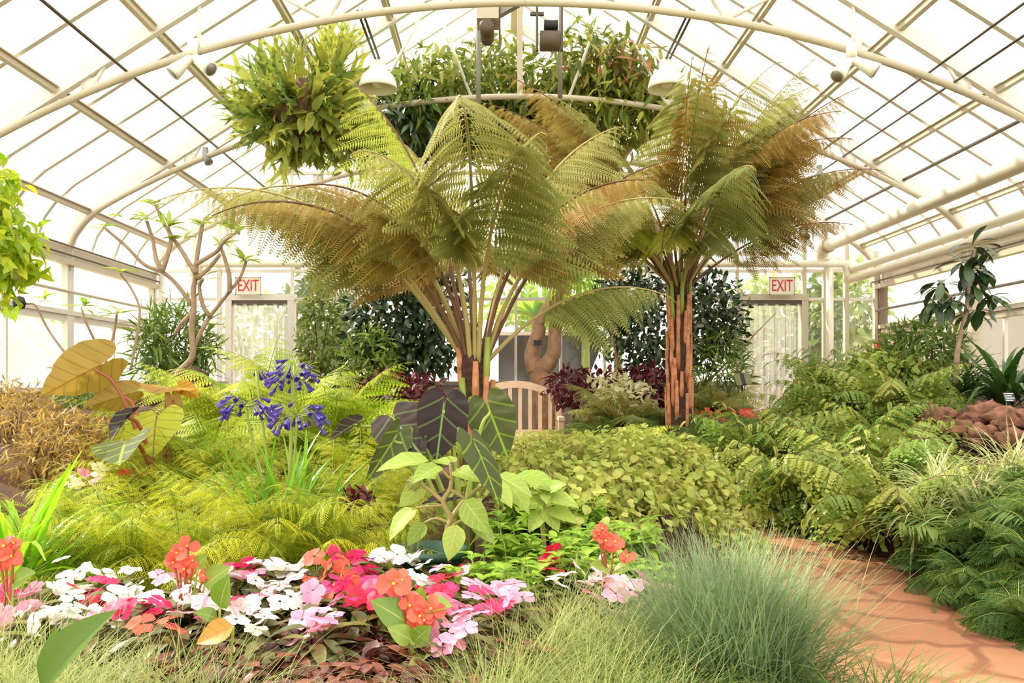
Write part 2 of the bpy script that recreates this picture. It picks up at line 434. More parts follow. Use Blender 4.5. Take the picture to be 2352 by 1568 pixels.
# flagstone walk
m, nt, out = newmat('flagstone'); L = nt.links
tc = nd(nt, 'ShaderNodeTexCoord')
nz = nd(nt, 'ShaderNodeTexNoise', Scale=2.6, Detail=3.0)
L.new(tc.outputs['Object'], nz.inputs['Vector'])
va = nd(nt, 'ShaderNodeVectorMath', operation='MULTIPLY_ADD'); L.new(nz.outputs['Color'], va.inputs[0])
va.inputs[1].default_value = (.35, .35, 0); L.new(tc.outputs['Object'], va.inputs[2])
vs = []
for ft in ('DISTANCE_TO_EDGE', 'F1'):
    vo = nd(nt, 'ShaderNodeTexVoronoi', feature=ft, Scale=2.5, Randomness=1.0); vo.voronoi_dimensions = '2D'
    L.new(va.outputs[0], vo.inputs['Vector']); vs.append(vo)
fine = nd(nt, 'ShaderNodeTexNoise', Scale=22.0, Detail=6.0); L.new(tc.outputs['Object'], fine.inputs['Vector'])
sepc = nd(nt, 'ShaderNodeSeparateColor'); L.new(vs[1].outputs['Color'], sepc.inputs[0])
stone = mixc(nt, sepc.outputs[0], rgb((184, 130, 92)), rgb((162, 108, 75)))
stone = mixc(nt, mth(nt, 'MULTIPLY', fine.outputs[0], .45), stone, rgb((176, 106, 70)))
j = mth(nt, 'MULTIPLY', mth(nt, 'SUBTRACT', vs[0].outputs['Distance'], .03), 16, True)
pb = nd(nt, 'ShaderNodeBsdfPrincipled', Roughness=.8)
L.new(mixc(nt, j, rgb((142, 90, 61)), stone), pb.inputs['Base Color'])
bp = nd(nt, 'ShaderNodeBump', Strength=.4, Distance=.02)
L.new(mth(nt, 'ADD', j, mth(nt, 'MULTIPLY', fine.outputs[0], .4)), bp.inputs['Height']); L.new(bp.outputs[0], pb.inputs['Normal'])
L.new(pb.outputs[0], out.inputs[0])
c = curve(np.c_[PC, np.zeros(len(PC)), np.zeros(len(PC))], 8)[:, :2]
t = nrm(np.gradient(c, axis=0)); nn = np.c_[-t[:, 1], t[:, 0]]
k = len(c); V = []; 
for o_ in np.linspace(-.52, .52, 9): V.append(np.c_[c+nn*o_, np.full(k, .012+.004*np.cos(o_*9))])
V.insert(0, np.c_[c-nn*.53, np.full(k, -.08)]); V.append(np.c_[c+nn*.53, np.full(k, -.08)])
W = len(V); V = np.stack(V, 1).reshape(-1, 3)
i = np.arange(k-1)[:, None]*W; jj = np.arange(W-1)[None]
g = G(); g.add(V, np.stack([i+jj+1, i+jj, i+W+jj, i+W+jj+1], -1).reshape(-1, 4))
struct('path', g, 'flagstone', smooth_=True, label='winding flagstone walk of reddish tan slabs')
g = G(); g.quad((-60, -20, -.12), (60, -20, -.12), (60, 80, -.12), (-60, 80, -.12))
struct('terrain', g, 'lawn', label='pale grass outside the glasshouse')

# ------------------------------------------------------------------ house profile
def roof_z(xr): return 6.13-.636*np.abs(xr)
PROF = [(5.17, 2.40), (5.16, 2.58), (5.10, 2.75), (4.98, 2.91), (4.78, 3.09), (4.04, roof_z(4.04)), (3.2, roof_z(3.2)), (2.33, roof_z(2.33)), (1.48, roof_z(1.48)), (.0, 6.13)]
def prof_pts(sgn, dz=0.): return [np.array([CX+sgn*x, 0, z+dz]) for x, z in PROF]
ARY = [.2, 2.5, 4.8, 7.1, 9.4, 11.7]
Y0 = 0.
roof = struct('ceiling', (lambda g: ([g.quad(a+[0, Y0, 0], b+[0, Y0, 0], b+[0, YB, 0], a+[0, YB, 0]) for sg in (-1, 1) for a, b in zip(prof_pts(sg, .1)[:-1], prof_pts(sg, .1)[1:])], g)[1])(G()), 'glass_roof', label='clear glass roof panes')
# glazing bars: one bar per roof side and position, bent at the eave
for sg in (-1, 1):
    for kk in range(8, 21):
        y = .2+kk*.575
        if abs((y-.2)/2.3-round((y-.2)/2.3)) < .01 or y < 4: continue
        P = [p+np.array([0, y, .06]) for p in prof_pts(sg)]
        g = G()
        Pc = np.vstack([np.array(P[:5]), P[5:]])
        for a, b in zip(Pc[:-1], Pc[1:]): g.bar(a, b, .035, .05)
        struct('glazing_bar', g, 'frame_white', roof)
for xr, z in ((1.48, 5.19), (2.33, 4.65), (3.2, 4.09), (4.04, 3.56), (4.9, 3.0)):
    for sg in (-1, 1):
        g = G(); g.box((CX+sg*xr-.025, 2, z-.06), (CX+sg*xr+.025, YB, z-.01)); g.box((CX+sg*xr-.045, 2, z-.012), (CX+sg*xr+.045, YB, z))
        struct('purlin', g, 'frame_cream', roof)
g = G(); g.box((CX-.08, Y0, 6.0), (CX+.08, YB, 6.14)); struct('ridge_beam', g, 'frame_cream', roof)
def chord_z(x): return 4.28-9.6+np.sqrt(9.6**2-x*x)
ORD = ['first', 'second', 'third', 'fourth', 'fifth']
for n_, Y in enumerate([y for y in ARY if y > 4]):
    e = bpy.data.objects.new('trim_%d' % (n_+1), None); link(e); e['kind'] = 'structure'; e['label'] = 'white arched steel roof truss with round lower tube'
    for sg in (-1, 1):
        g = G()
        Pp = prof_pts(sg, -.02)
        for a, b in zip(Pp[:-1], Pp[1:]): g.bar(a+[0, Y, 0], b+[0, Y, 0], .13, .07)
        struct('rafter', g, 'frame_white', e)
        g = G()
        xs = list(np.linspace(0, 4.62, 14)); P = [(CX+sg*x, Y-.02, chord_z(x)) for x in xs]
        P += [(CX+sg*4.86, Y-.02, 2.94), (CX+sg*5.04, Y-.02, 2.74), (CX+sg*5.12, Y-.02, 2.55), (CX+sg*5.14, Y-.02, 2.3)]
        g.tube(curve(np.c_[np.array(P), np.zeros(len(P))], 3)[:, :3], .034, 8)
        struct('bottom_chord', g, 'frame_cream', e, True)
        for (xa, xb) in ((2.81, 2.81), (1.7, 2.45), (1.7, 1.0), (3.75, 3.6), (.55, 1.0)):
            g = G(); g.rod((CX+sg*xa, Y, chord_z(xa)), (CX+sg*xb, Y, roof_z(xb)-.05), .018)
            (xb != 1.0) and g.box((CX+sg*xa-.07, Y-.012, chord_z(xa)), (CX+sg*xa+.07, Y+.012, chord_z(xa)+.12))
            struct('strut', g, 'frame_white', e, True)
    g = G(); g.box((CX-.03, Y-.03, 4.28), (CX+.03, Y+.03, 6.05)); struct('king_post', g, 'frame_cream', e)
# side walls: kerb, glass, sill, gutter, posts
for nm, sg, gl in (('left', -1, 'glass_left'), ('right', 1, 'glass_wall')):
    X = CX+sg*HW; lo, hi = (X-.02, X+.02)
    g = G(); g.quad((X, Y0, .95), (X, YB, .95), (X, YB, 2.42), (X, Y0, 2.42))
    w = struct('wall_'+nm, g, gl, label=nm+' glass side wall')
    g = G(); g.box((X-.1, Y0, -.1), (X+.1, YB, .93)); g.box((X-.14, Y0, .93), (X+.14, YB, .98)); struct('kerb', g, 'frame_white', w)
    inn = -sg
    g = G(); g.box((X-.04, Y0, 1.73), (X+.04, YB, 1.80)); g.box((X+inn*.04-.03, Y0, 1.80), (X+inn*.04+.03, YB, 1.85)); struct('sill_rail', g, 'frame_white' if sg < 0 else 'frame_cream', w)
    g = G(); g.box((X-.05, Y0, 2.40), (X+.05, YB, 2.60)); g.box((X+inn*.08-.04, Y0, 2.36), (X+inn*.08+.04, YB, 2.42)); struct('eave_beam', g, 'frame_cream', w)
    g = G(); g.rod((X+inn*.13, 3, 2.46), (X+inn*.13, YB, 2.46), .012); g.rod((X+inn*.13, 3, 2.56), (X+inn*.13, YB, 2.56), .009); struct('vent_shaft', g, 'steel_dark', w)
    g = G(); g.rod((X+inn*.12, 2, 2.05), (X+inn*.12, YB-.1, 2.05), .018); struct('vent_rod', g, 'frame_cream' if sg < 0 else 'steel_grey', w, True)
    for Y in ARY[1:]:
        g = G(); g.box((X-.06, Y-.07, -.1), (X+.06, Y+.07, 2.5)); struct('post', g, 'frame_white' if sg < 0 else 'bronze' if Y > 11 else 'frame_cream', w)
    for kk in range(7, 21):
        y = .2+kk*.575
        if abs((y-.2)/2.3-round((y-.2)/2.3)) < .01: continue
        if sg < 0 and kk % 2: continue
        g = G(); g.box((X-.02, y-.018, .95), (X+.02, y+.018, 1.76)); g2 = 'frame_white'
        struct('mullion', g, g2, w)
# rear wall
MX = [(p-VX)/162. for p in (372, 446, 505, 528, 672, 775, 877, 979, 1081, 1185, 1288, 1388, 1490, 1592, 1692, 1845, 1893, 1942, 2010)]
doors = {(528, 672): 1, (1692, 1845): 2}
dX = [((p-VX)/162., (q-VX)/162.) for p, q in doors]
g = G()
for a, b in zip(MX[:-1], MX[1:]):
    zb = 2.28 if any(abs(a-d[0]) < .01 for d in dX) else 1.05
    za_, zb_ = [roof_z(x-CX) if abs(x-CX) < 4.78 else 3.0 for x in (a, b)]
    if a < CX < b:
        g.quad((a, YB, zb), (CX, YB, zb), (CX, YB, 6.1), (a, YB, za_)); g.quad((CX, YB, zb), (b, YB, zb), (b, YB, zb_), (CX, YB, 6.1))
    else: g.quad((a, YB, zb), (b, YB, zb), (b, YB, zb_), (a, YB, za_))
wb = struct('wall_back', g, 'glass_back', label='rear glass gable wall')
for x in MX:
    top = min(roof_z(x-CX), 6.1) if abs(x-CX) < 4.78 else 2.9
    wd = .055 if abs(x-CX) > 3.2 else .035
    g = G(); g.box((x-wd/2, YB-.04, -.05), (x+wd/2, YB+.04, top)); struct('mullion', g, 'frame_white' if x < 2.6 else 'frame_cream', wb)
for z in (2.22, 2.62, 3.3, 4.0, 4.7, 5.4):
    xe = 5.1 if z < 2.9 else (6.13-z)/.636
    segs = [(-xe+CX, xe+CX)]
    g = G()
    for a, b in segs: g.box((a, YB-.03, z-.02), (b, YB+.03, z+.02))
    struct('transom', g, 'frame_white', wb)
edges = [CX-HW+.02]+[v for d in dX for v in d]+[CX+HW-.02]
for a, b in zip(edges[::2], edges[1::2]):
    g = G(); g.box((a, YB-.06, -.1), (b, YB+.06, 1.0)); g.box((a, YB-.09, 1.0), (b, YB+.09, 1.06)); struct('dwarf_wall', g, 'concrete', wb)
# doorways with hanging vinyl strips
for (a, b), n_ in zip(dX, (1, 2)):
    e = bpy.data.objects.new('door_%d' % n_, None); link(e); e.location = ((a+b)/2, YB, 0); e['kind'] = 'structure'; w = (b-a)/2
    e['label'] = ('doorway with clear strip curtain beside the plumeria' if n_ == 1 else 'doorway with clear strip curtain beside the dark plaque')
    g = G(); g.box((-w-.04, -.07, 0), (-w+.05, .07, 2.2)); g.box((w-.05, -.07, 0), (w+.04, .07, 2.2)); g.box((-w-.05, -.075, 2.2), (w+.05, .075, 2.29))
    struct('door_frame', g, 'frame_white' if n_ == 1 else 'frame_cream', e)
    g = G(); g.box((-w+.05, -.045, 2.13), (w-.05, -.01, 2.2)); struct('curtain_rail', g, 'steel_dark', e)
    ns = 11; sw = (2*w-.1)/ns
    for kk in range(ns):
        x0 = -w+.05+kk*sw; bow = .02+.012*R.rand(); yy = -.03+.02*(kk % 2)
        xs = np.linspace(x0-.012, x0+sw+.012, 5); cv = bow*np.sin(np.linspace(0, np.pi, 5))
        V = np.array([[x, yy-c_, z] for z in (.05, .8, 1.5, 2.15) for x, c_ in zip(xs, cv)])
        i = np.arange(3)[:, None]*5; j_ = np.arange(4)[None]
        g = G(); g.add(V, np.stack([i+j_, i+j_+1, i+5+j_+1, i+5+j_], -1).reshape(-1, 4))
        struct('curtain_strip', g, 'strip_vinyl', e, True)

# ------------------------------------------------------------------ pipes, lamps, machinery, signs
def single_tube(name, P, r, mat, label, cat, n=14, group=None):
    g = G(); g.tube(P, r, n); return single(name, g, mat, label, cat, group)
XR = 4.45
hp = thing('heating_pipe', 'thick cream heating pipe running high along the glazing with a down elbow', 'pipe', (XR, 7, 2.9))
def rel(P, o): return np.asarray(P, float)-np.array(o.location)
g = G(); P = [(XR, 2.5, 2.9), (XR, 11.3, 2.9)]; g.tube(rel(P, hp), .082, 18)
part('straight_run', g, 'pipe_white', hp)
g = G(); P = [(XR, 11.28, 2.9), (XR, 11.42, 2.88), (XR+.03, 11.5, 2.8), (XR+.06, 11.5, 2.72)]; g.tube(rel(curve(np.c_[P, np.zeros(4)], 5)[:, :3], hp), .088, 16)
part('elbow', g, 'pipe_white', hp)
g = G(); g.tube(rel([(XR, 11.2, 2.9), (XR, 11.29, 2.9)], hp), .1, 18); part('coupling', g, 'frame_cream', hp)
for i_, (x, z, r) in enumerate(((4.84, 2.47, .055), (4.86, 2.60, .05))):
    single_tube('heating_pipe', curve(np.array([(x, 2.5, z, 0), (x, 8, z, 0), (x, 11.25, z, 0), (x-.02, 11.42, z+.03, 0), (x-.03, 11.46, z+.1, 0), (x-.05, 11.46, 2.66, 0)]), 6)[:, :3], r, 'pipe_white',
                ('lower of the two white heating pipes along the dark eave', 'upper of the two white heating pipes along the dark eave')[i_], 'pipe')
single_tube('header_pipe', curve(np.array([(-4.2, 11.46, 2.4, 0), (-4.2, 11.46, 2.6, 0), (-4.15, 11.46, 2.68, 0), (-4.05, 11.46, 2.685, 0), (0, 11.46, 2.685, 0), (4.8, 11.46, 2.685, 0)]), 5)[:, :3], .05, 'pipe_white', 'long white header pipe crossing the rear wall above both doors', 'pipe')
single_tube('riser_pipe', [(-4.3, 11.5, 0), (-4.3, 11.5, 2.6)], .045, 'pipe_white', 'white vertical pipe standing beside the strip curtain door', 'pipe')
single_tube('riser_pipe', [(4.56, 11.45, 0), (4.56, 11.45, 2.63)], .05, 'pipe_white', 'white vertical pipe between the plaque door and the bronze corner post', 'pipe')
for (xr, z, r, lab) in ((3.45, 3.68, .011, 'thin dark shade cable above the big hanging floodlights'), (3.67, 3.60, .011, 'thin dark shade cable lower on the slope beside a paired cable'), (4.35, 3.33, .02, 'heavy dark shade roller rod above the thick cream pipe')):
    single_tube('shade_cable', [(CX+xr, 2.5, z), (CX+xr, 11.6, z)], r, 'steel_dark', lab, 'cable', 8)
single_tube('shade_cable', [(CX-3.46, 2.5, 3.72), (CX-3.46, 11.6, 3.72)], .014, 'steel_dark', 'thin dark shade cable on the roof slope over the plumeria', 'cable', 8)
for x, z0, z1, lab in ((-.24, 3.72, 5.9, 'grey conduit dropping from the ridge beside the boxed motor'), (.64, 4.1, 5.6, 'grey conduit dropping from the ridge beside the motor drum')):
    single_tube('drop_conduit', [(x, 8.9, z0), (x, 8.9, z1)], .027, 'steel_grey', lab, 'conduit', 10)
# ridge machinery
mv = thing('vent_motor', 'pale boxed vent motor with dark casing under the ridge', 'motor', (-.12, 8.4, 4.62))
g = G(); g.box((-.12, -.14, .05), (.1, .14, .2)); part('housing', g, 'frame_cream', mv, smooth_=False)
g = G(); g.tube([(-.02, -.16, -.03), (-.02, .16, -.03)], .075, 14); part('motor_drum', g, 'motor', mv)
g = G(); g.box((-.1, -.02, .2), (-.07, .02, 1.2)); g.box((.1, -.02, -.2), (.12, .02, 1.2)); part('hanger', g, 'steel_dark', mv, smooth_=False)
g = G(); g.bar((.0, .1, .2), (.28, .1, .36), .16, .1); g.bar((.28, .1, .36), (.3, .1, .6), .1, .06); part('bracket', g, 'steel_grey', mv, smooth_=False)
mv = thing('vent_motor', 'dark vent motor drum slung between two hanging plates', 'motor', (.5, 8.4, 4.5))
g = G(); g.tube([(-.1, 0, 0), (.1, 0, 0)], .1, 16); part('motor_drum', g, 'motor', mv)
g = G(); g.tube([(-.06, 0, .16), (.08, 0, .16)], .05, 12); part('gearbox', g, 'black_metal', mv)
for x in (-.13, .12):
    g = G(); g.box((x-.012, -.03, -.1), (x+.012, .03, 1.2)); part('hanger', g, 'steel_dark', mv, smooth_=False)
g = G(); g.box((-.2, -.02, .26), (-.06, .02, .29)); part('bracket', g, 'steel_dark', mv, smooth_=False)
# hanging bell lamps on long conduits
for px, X, Z, lab in ((1515, 1.64, 4.2, 'white bell lamp hanging over the dense tall tree fern'), (875, -1.21, 4.2, 'white bell lamp hanging over the sunlit yellow fronds')):
    Yl = 8.15
    la = thing('bell_lamp', lab, 'lamp', (X, Yl, Z), group='bell lamps under the roof')
    g = G(); g.lathe([(.0, .0), (.075, .0), (.08, -.03), (.08, -.09), (.11, -.11), (.16, -.16), (.185, -.24), (.19, -.28), (.184, -.28), (.175, -.23), (.15, -.17), (.1, -.13), (0, -.12)], 28)
    sh = part('lamp_shade', g, 'lamp_white', la)
    g = G(); g.lathe([(0, -.13), (.04, -.14), (.065, -.2), (.05, -.25), (0, -.27)], 16); part('bulb', g, 'lamp_white', la)
    g = G(); g.rod((-.02, 0, 0), (-.02, -1.05, .02), .012); g.rod((.02, 0, 0), (.02, -1.05, .02), .012); g.rod((0, 0, -.02), (0, 0, .03), .03); part('conduit', g, 'steel_dark', la)
for X, Z, lab in ((2.98, 3.78, 'twin white floodlight on the arch above the spreading fern tips'), (-2.62, 3.80, 'twin white floodlight on the arch over the citrus side')):
    fl = thing('floodlight', lab, 'lamp', (X, 7.03, Z))
    g = G(); g.tube([(0, 0, .12), (0, -.01, 0)], .045, 12); part('mount', g, 'lamp_white', fl)
    for d in ((-.17, -.08, -.2), (.12, -.05, -.09)):
        D = nrm(np.array(d)); g = G()
        g.tube([np.zeros(3), D*.08, D*.1, D*.2, D*.24], [.035, .04, .045, .062, .066], 16); hd = part('lamp_head', g, 'lamp_white', fl)
        g = G(); g.tube([D*.236, D*.244], .052, 16); part('lens', g, 'steel_grey', hd)
for X, Y, Z, lab in ((3.62, 9.38, 3.42, 'small dark clamp lamp where the last arch meets the shade cables'), (-3.35, 9.38, 3.62, 'small dark clamp lamp on the arch beside the staghorn fern')):
    g = G(); g.tube([(0, 0, .08), (0, 0, -.02), (.05, -.03, -.1)], [.03, .04, .05], 12); o = single('clamp_lamp', g, 'steel_grey', lab, 'lamp'); o.location = (X, Y, Z)
g = G(); g.lathe([(0, .055), (.03, .047), (.052, .02), (.055, 0), (.052, -.02), (.03, -.047), (0, -.055)], 18); g.rod((0, 0, .05), (0, .1, .05), .012)
o = single('globe_sensor', g, 'steel_dark', 'small dark globe sensor on the mullion above the plaque doorway', 'sensor'); o.location = (4.27, 11.55, 3.08)
# exit signs
def lettering(text, size, mat, parent, loc, ext=.004):
    cu = bpy.data.curves.new('lettering', 'FONT'); cu.body = text; cu.size = size; cu.extrude = ext; cu.align_x = 'CENTER'; cu.align_y = 'CENTER'
    tmp = bpy.data.objects.new('tmp', cu); COL.objects.link(tmp); bpy.context.view_layer.update()
    me = bpy.data.meshes.new_from_object(tmp.evaluated_get(bpy.context.evaluated_depsgraph_get()))
    bpy.data.objects.remove(tmp)
    me.materials.clear(); me.materials.append(MATS[mat])
    o = bpy.data.objects.new('lettering', me); o.location = loc; o.rotation_euler = (math.pi/2, 0, 0); link(o, parent); return o
for px, lab, sc in ((571, 'white sign with red EXIT lettering over the door beside the plumeria branches', 1), (1795, 'white sign with red EXIT lettering over the door beside the dark plaque', 1)):
    p = at(px, 657, 11.55)
    s = thing('exit_sign', lab, 'sign', p)
    g = G(); g.box((-.17, -.025, -.115), (.17, .04, .115)); part('sign_box', g, 'sign_white', s, smooth_=False)
    g = G(); g.box((-.18, -.03, -.125), (.18, -.02, -.112)); g.box((-.18, -.03, .112), (.18, -.02, .125)); g.box((-.18, -.03, -.125), (-.167, -.02, .125)); g.box((.167, -.03, -.125), (.18, -.02, .125)); part('sign_rim', g, 'frame_cream', s, smooth_=False)
    t = lettering('EXIT', .2, 'red_letter', s, (0, -.028, 0)); t.scale = (.72, 1.15, 1)
# plaque and plant labels
p = at(1706, 870, 9.2)
s = thing('plaque_stand', 'tilted olive plaque on a thin black post by the strip curtain door', 'sign', (p[0], 9.2, gz(p[0], 9.2)))
h = p[2]-s.location.z
rot = Matrix.Rotation(-.12, 3, 'Y')@Matrix.Rotation(-.5, 3, 'X')
g = G(); g.box((-.085, -.008, -.075), (.085, .008, .075), rot); g.add(g.V[0]*1, [[0, 1, 2, 3]]) if False else None
for V in g.V: V += [0, 0, h]
part('plaque', g, 'sign_olive', s, smooth_=False)
g = G(); g.box((-.02, -.012, -.076), (.02, .010, .076), rot); 
for V in g.V: V += [0, -.001, h]
part('stripe', g, 'black_plastic', s, smooth_=False)
g = G(); g.rod((0, .02, -.05), (0, .02, h-.03), .01); part('post', g, 'black_metal', s)
def stake_label(px, py, Y, w, hh, mat, lab, lines, tilt=-.5, rz=0., nm='plant_label'):
    p = at(px, py, Y); z0 = gz(p[0], Y)
    s = thing(nm, lab, 'plant label', (p[0], Y, z0), rz); h = p[2]-z0
    rot = Matrix.Rotation(tilt, 3, 'X')
    g = G(); g.box((-w/2, -.003, -hh/2), (w/2, .003, hh/2), rot)
    for V in g.V: V += [0, 0, h]
    part('label_plate', g, mat, s, smooth_=False)
    g = G()
    for i_ in range(lines): 
        z = hh*(.36-.72*i_/max(lines-1, 1)); g.box((-w*.42, -.0045, z-hh*.05), (w*(.42 if i_ % 2 == 0 else .25), -.003, z+hh*.05), rot, (0, 0, 0))
    if lines:
        for V in g.V: V += [0, 0, h]
        part('print_lines', g, 'tag_white', s, smooth_=False)
    g = G(); g.box((-.007, .003, -.08), (.007, .012, h)); part('stake', g, 'black_plastic', s, smooth_=False)
stake_label(1915, 1103, 5.1, .075, .075, 'sign_blue', 'small blue plant label with white lines on a black stake by the walk', 4, -.6)
stake_label(1516, 1066, 6.9, .07, .055, 'tag_white', 'small grey blank plant label above the dark lava rocks', 0, -.5)
stake_label(2318, 912, 5.6, .075, .07, 'black_plastic', 'small black plant label with pale lines under the dark strap leaves', 4, -.5)

# ------------------------------------------------------------------ plant kit
def pinT(n=14, l=.17, w=.05, droop=.25, sweep=.35, rach=.012, prof=((0, .1, .5, .85, 1), (.8, 1, .9, .5, .12)), kink=0.):
    """one side branch of a fern: length 1 along +Y, rows of small leaflets both sides"""
    V = []; Fq = []; A = []
    def z(y): return -droop*y*y
    for i in range(n):
        y = .04+.96*(i+.5)/n; s = np.interp(y, *prof)
        for sg in (-1, 1):
            b = np.array([0, y, z(y)]); ln = l*s
            d = np.array([sg*math.cos(sweep), math.sin(sweep), -.15-kink]); d /= np.linalg.norm(d)
            q = np.array([-d[1]*sg, d[0]*sg, 0])*w*.5*(.6+.4*s)
            k = len(V)
            V += [b, b+d*ln*.45-q, b+d*ln-[0, 0, ln*.25], b+d*ln*.45+q]
            Fq.append([k, k+1, k+2, k+3] if sg > 0 else [k, k+3, k+2, k+1])
            A += [(0, y), (.5, y), (1, y), (.5, y)]
    ys = np.linspace(0, 1, 5)
    for a, b in zip(ys[:-1], ys[1:]):
        k = len(V); V += [np.array([-rach/2, a, z(a)]), np.array([rach/2, a, z(a)]), np.array([rach/2, b, z(b)]), np.array([-rach/2, b, z(b)])]
        Fq.append([k, k+1, k+2, k+3]); A += [(0, a)]*4
    return np.array(V), np.array(Fq), np.array(A)
def fanT(n=8, size=.2, droop=.5, alt=True, prof=((0, .3, 1), (.8, 1, .6)), shape='fan', W=.95):
    """side branch bearing alternate round or fan leaflets"""
    T = leafT(W, shape, 4, .12, .2, 3)
    P = []; D = []; S = []
    for i in range(n):
        y = .08+.9*i/n
        for sg in (-1, 1):
            yy = y+(.03 if sg > 0 else 0); P.append([0, yy, -droop*yy*yy]); D.append([sg*.85, .5, -.25]); S.append(size*np.interp(yy, *prof))
    P.append([0, .98, -droop]); D.append([0, 1, -.8]); S.append(size*.7)
    g = G(); inst(g, T, frames(P, np.array(D), [0, .15, 1], S), 0.)
    ys = np.linspace(0, 1, 6); g2 = G()
    for a, b in zip(ys[:-1], ys[1:]): g.add([[-.006, a, -droop*a*a], [.006, a, -droop*a*a], [.006, b, -droop*b*b], [-.006, b, -droop*b*b]], [[0, 1, 2, 3]])
    V, A = g.arrays(); return V, np.concatenate(g.q), A[:, :2]
PROFS = {'lance': ((0, .12, .4, .75, 1), (.35, .75, 1, .62, .06)), 'tri': ((0, .1, .5, 1), (.7, 1, .62, .05)), 'even': ((0, .1, .8, 1), (.6, 1, .8, .2))}
def frond(L, e0, bend, npin, pin, T, t0=.12, prof='lance', sweep=.45, pd=.25, pw=1.4, jit=.06, rr=(.007, .002), rnd=None, twist=0., side=0.):
    """arching frond growing from the origin, heading +Y; returns leaf mesh builder and midrib builder"""
    m = 24; tv = np.linspace(0, 1, m+1)
    e = e0-bend*tv**pw
    ds = L/m
    y = np.concatenate([[0], np.cumsum(np.cos(e[:-1])*ds)]); z = np.concatenate([[0], np.cumsum(np.sin(e[:-1])*ds)])
    x = side*L*tv**2
    C = np.c_[x, y, z]
    T_ = nrm(np.gradient(C, axis=0))
    ts = np.linspace(t0, .985, npin)
    P = np.stack([np.interp(ts, tv, C[:, k]) for k in range(3)], -1); Tn = nrm(np.stack([np.interp(ts, tv, T_[:, k]) for k in range(3)], -1))
    S = nrm(np.cross(Tn, [0, 0, 1.])+np.array([1e-4, 0, 0])); N = np.cross(S, Tn)
    if twist: S = S*math.cos(twist)+N*math.sin(twist); N = np.cross(S, Tn)
    g = G(); sc = pin*np.interp(ts, *PROFS[prof])
    for sg in (-1, 1):
        sw = sweep+jit*R.randn(npin)
        D = S*(sg*np.cos(sw))[:, None]+Tn*np.sin(sw)[:, None]-N*(pd+jit*R.randn(npin))[:, None]
        D = D-np.array([0, 0, .12])
        inst(g, T, frames(P, D, N+.08*R.randn(npin, 3), sc*(1+.1*R.randn(npin))), R.rand() if rnd is None else rnd)
    inst(g, T, frames(P[-1:], Tn[-1:], N[-1:], sc[-2:-1]*.8+.02))
    h = G(); h.tube(C, np.linspace(rr[0], rr[1], m+1), 6)
    return g, h
def cloud(g, c, r, n, T, size, out=1., up=.5, droop=0., shell=.55, zmax=None, clip=None):
    """leaves filling a rounded crown"""
    d = nrm(R.randn(n, 3)); q = d*(shell+(1-shell)*R.rand(n))[:, None]**.8 if shell else d*R.rand(n)[:, None]**.33
    P = q*np.array(r)+np.array(c)
    D = nrm(d*out+R.randn(n, 3)*.7+np.array([0, 0, -droop])); N = nrm(d*.5+np.array([0, 0, up])+R.randn(n, 3)*.35)
    S = size*(.7+.6*R.rand(n))
    ok = np.ones(n, bool)
    if clip is not None: ok = clip(P)
    return inst(g, T, frames(P[ok], D[ok], N[ok], S[ok]))
def stems(base, targets, r0, r1, wob=.08, n=6):
    g = G()
    for t in targets:
        b = np.array(base)+np.r_[R.randn(2)*.03, 0]; t = np.array(t); mid = (b+t)/2+R.randn(3)*wob*np.linalg.norm(t-b); mid[2] = max(mid[2], min(b[2], t[2]))
        P = curve(np.array([np.r_[b, r0], np.r_[mid, (r0+r1)/2], np.r_[t, r1]]), 6); g.tube(P[:, :3], P[:, 3], n)
    return g
def inroof(P): return P[:, 2] < roof_z(P[:, 0]-CX)-.36

# ------------------------------------------------------------------ tree ferns
PT_BIG = pinT(24, .18, .036, .34, .3)
PT_FINE = pinT(20, .15, .05, .35, .35)
def tree_fern(px, py, Y, trunk_r, label, specs, mats, nstub, stubmat='stub_orange'):
    c = at(px, py, Y); gz0 = gz(c[0], Y)
    root = thing('tree_fern', label, 'tree fern', (c[0], Y, gz0)); h = c[2]-gz0
    g = G(); zz = np.linspace(-.05, h, 16)
    g.tube(np.c_[.012*np.sin(zz*7), .01*np.cos(zz*9), zz], trunk_r*(1.05-.25*np.clip(zz/h, 0, 1))+.012*R.rand(16), 16)
    part('trunk', g, 'fern_trunk', root)
    for k in range(nstub):
        a = k*2.4+R.rand()*.4; z = h*(.1+.8*(k/nstub)); r = trunk_r*(1.0-.2*z/h); ln = (.2+.16*R.rand())*(1 if nstub > 20 else .7)
        o = np.array([math.cos(a), math.sin(a), 0]); g = G()
        g.tube([o*r*.86+[0, 0, z-.08], o*(r+.008)+[0, 0, z+.03], o*(r+.014+.012*R.rand())+[0, 0, z+ln]], [.016, .021, .014], 8)
        part('frond_stub', g, 'stem_green' if (k > nstub*.86 or (nstub < 25 and k % 4 == 0)) else stubmat, root)
    for (az, e0, bend, L, pin, mi) in specs:
        a, b = frond(L, math.radians(e0), math.radians(bend), 20, pin, PT_BIG, .38, 'lance', .34, .42, 1.5, .06, (.015, .003), rnd=R.rand(), twist=.12*R.randn())
        off = np.array([math.cos(math.radians(az)), math.sin(math.radians(az)), 0])*trunk_r*.6
        o = part('frond_foliage', a, mats[mi], root, (off[0], off[1], h-.05)); o.rotation_euler = (0, 0, math.radians(az-90))
        part('midrib', b, 'stem_brown' if mi else 'stem_tan', o)
    return root
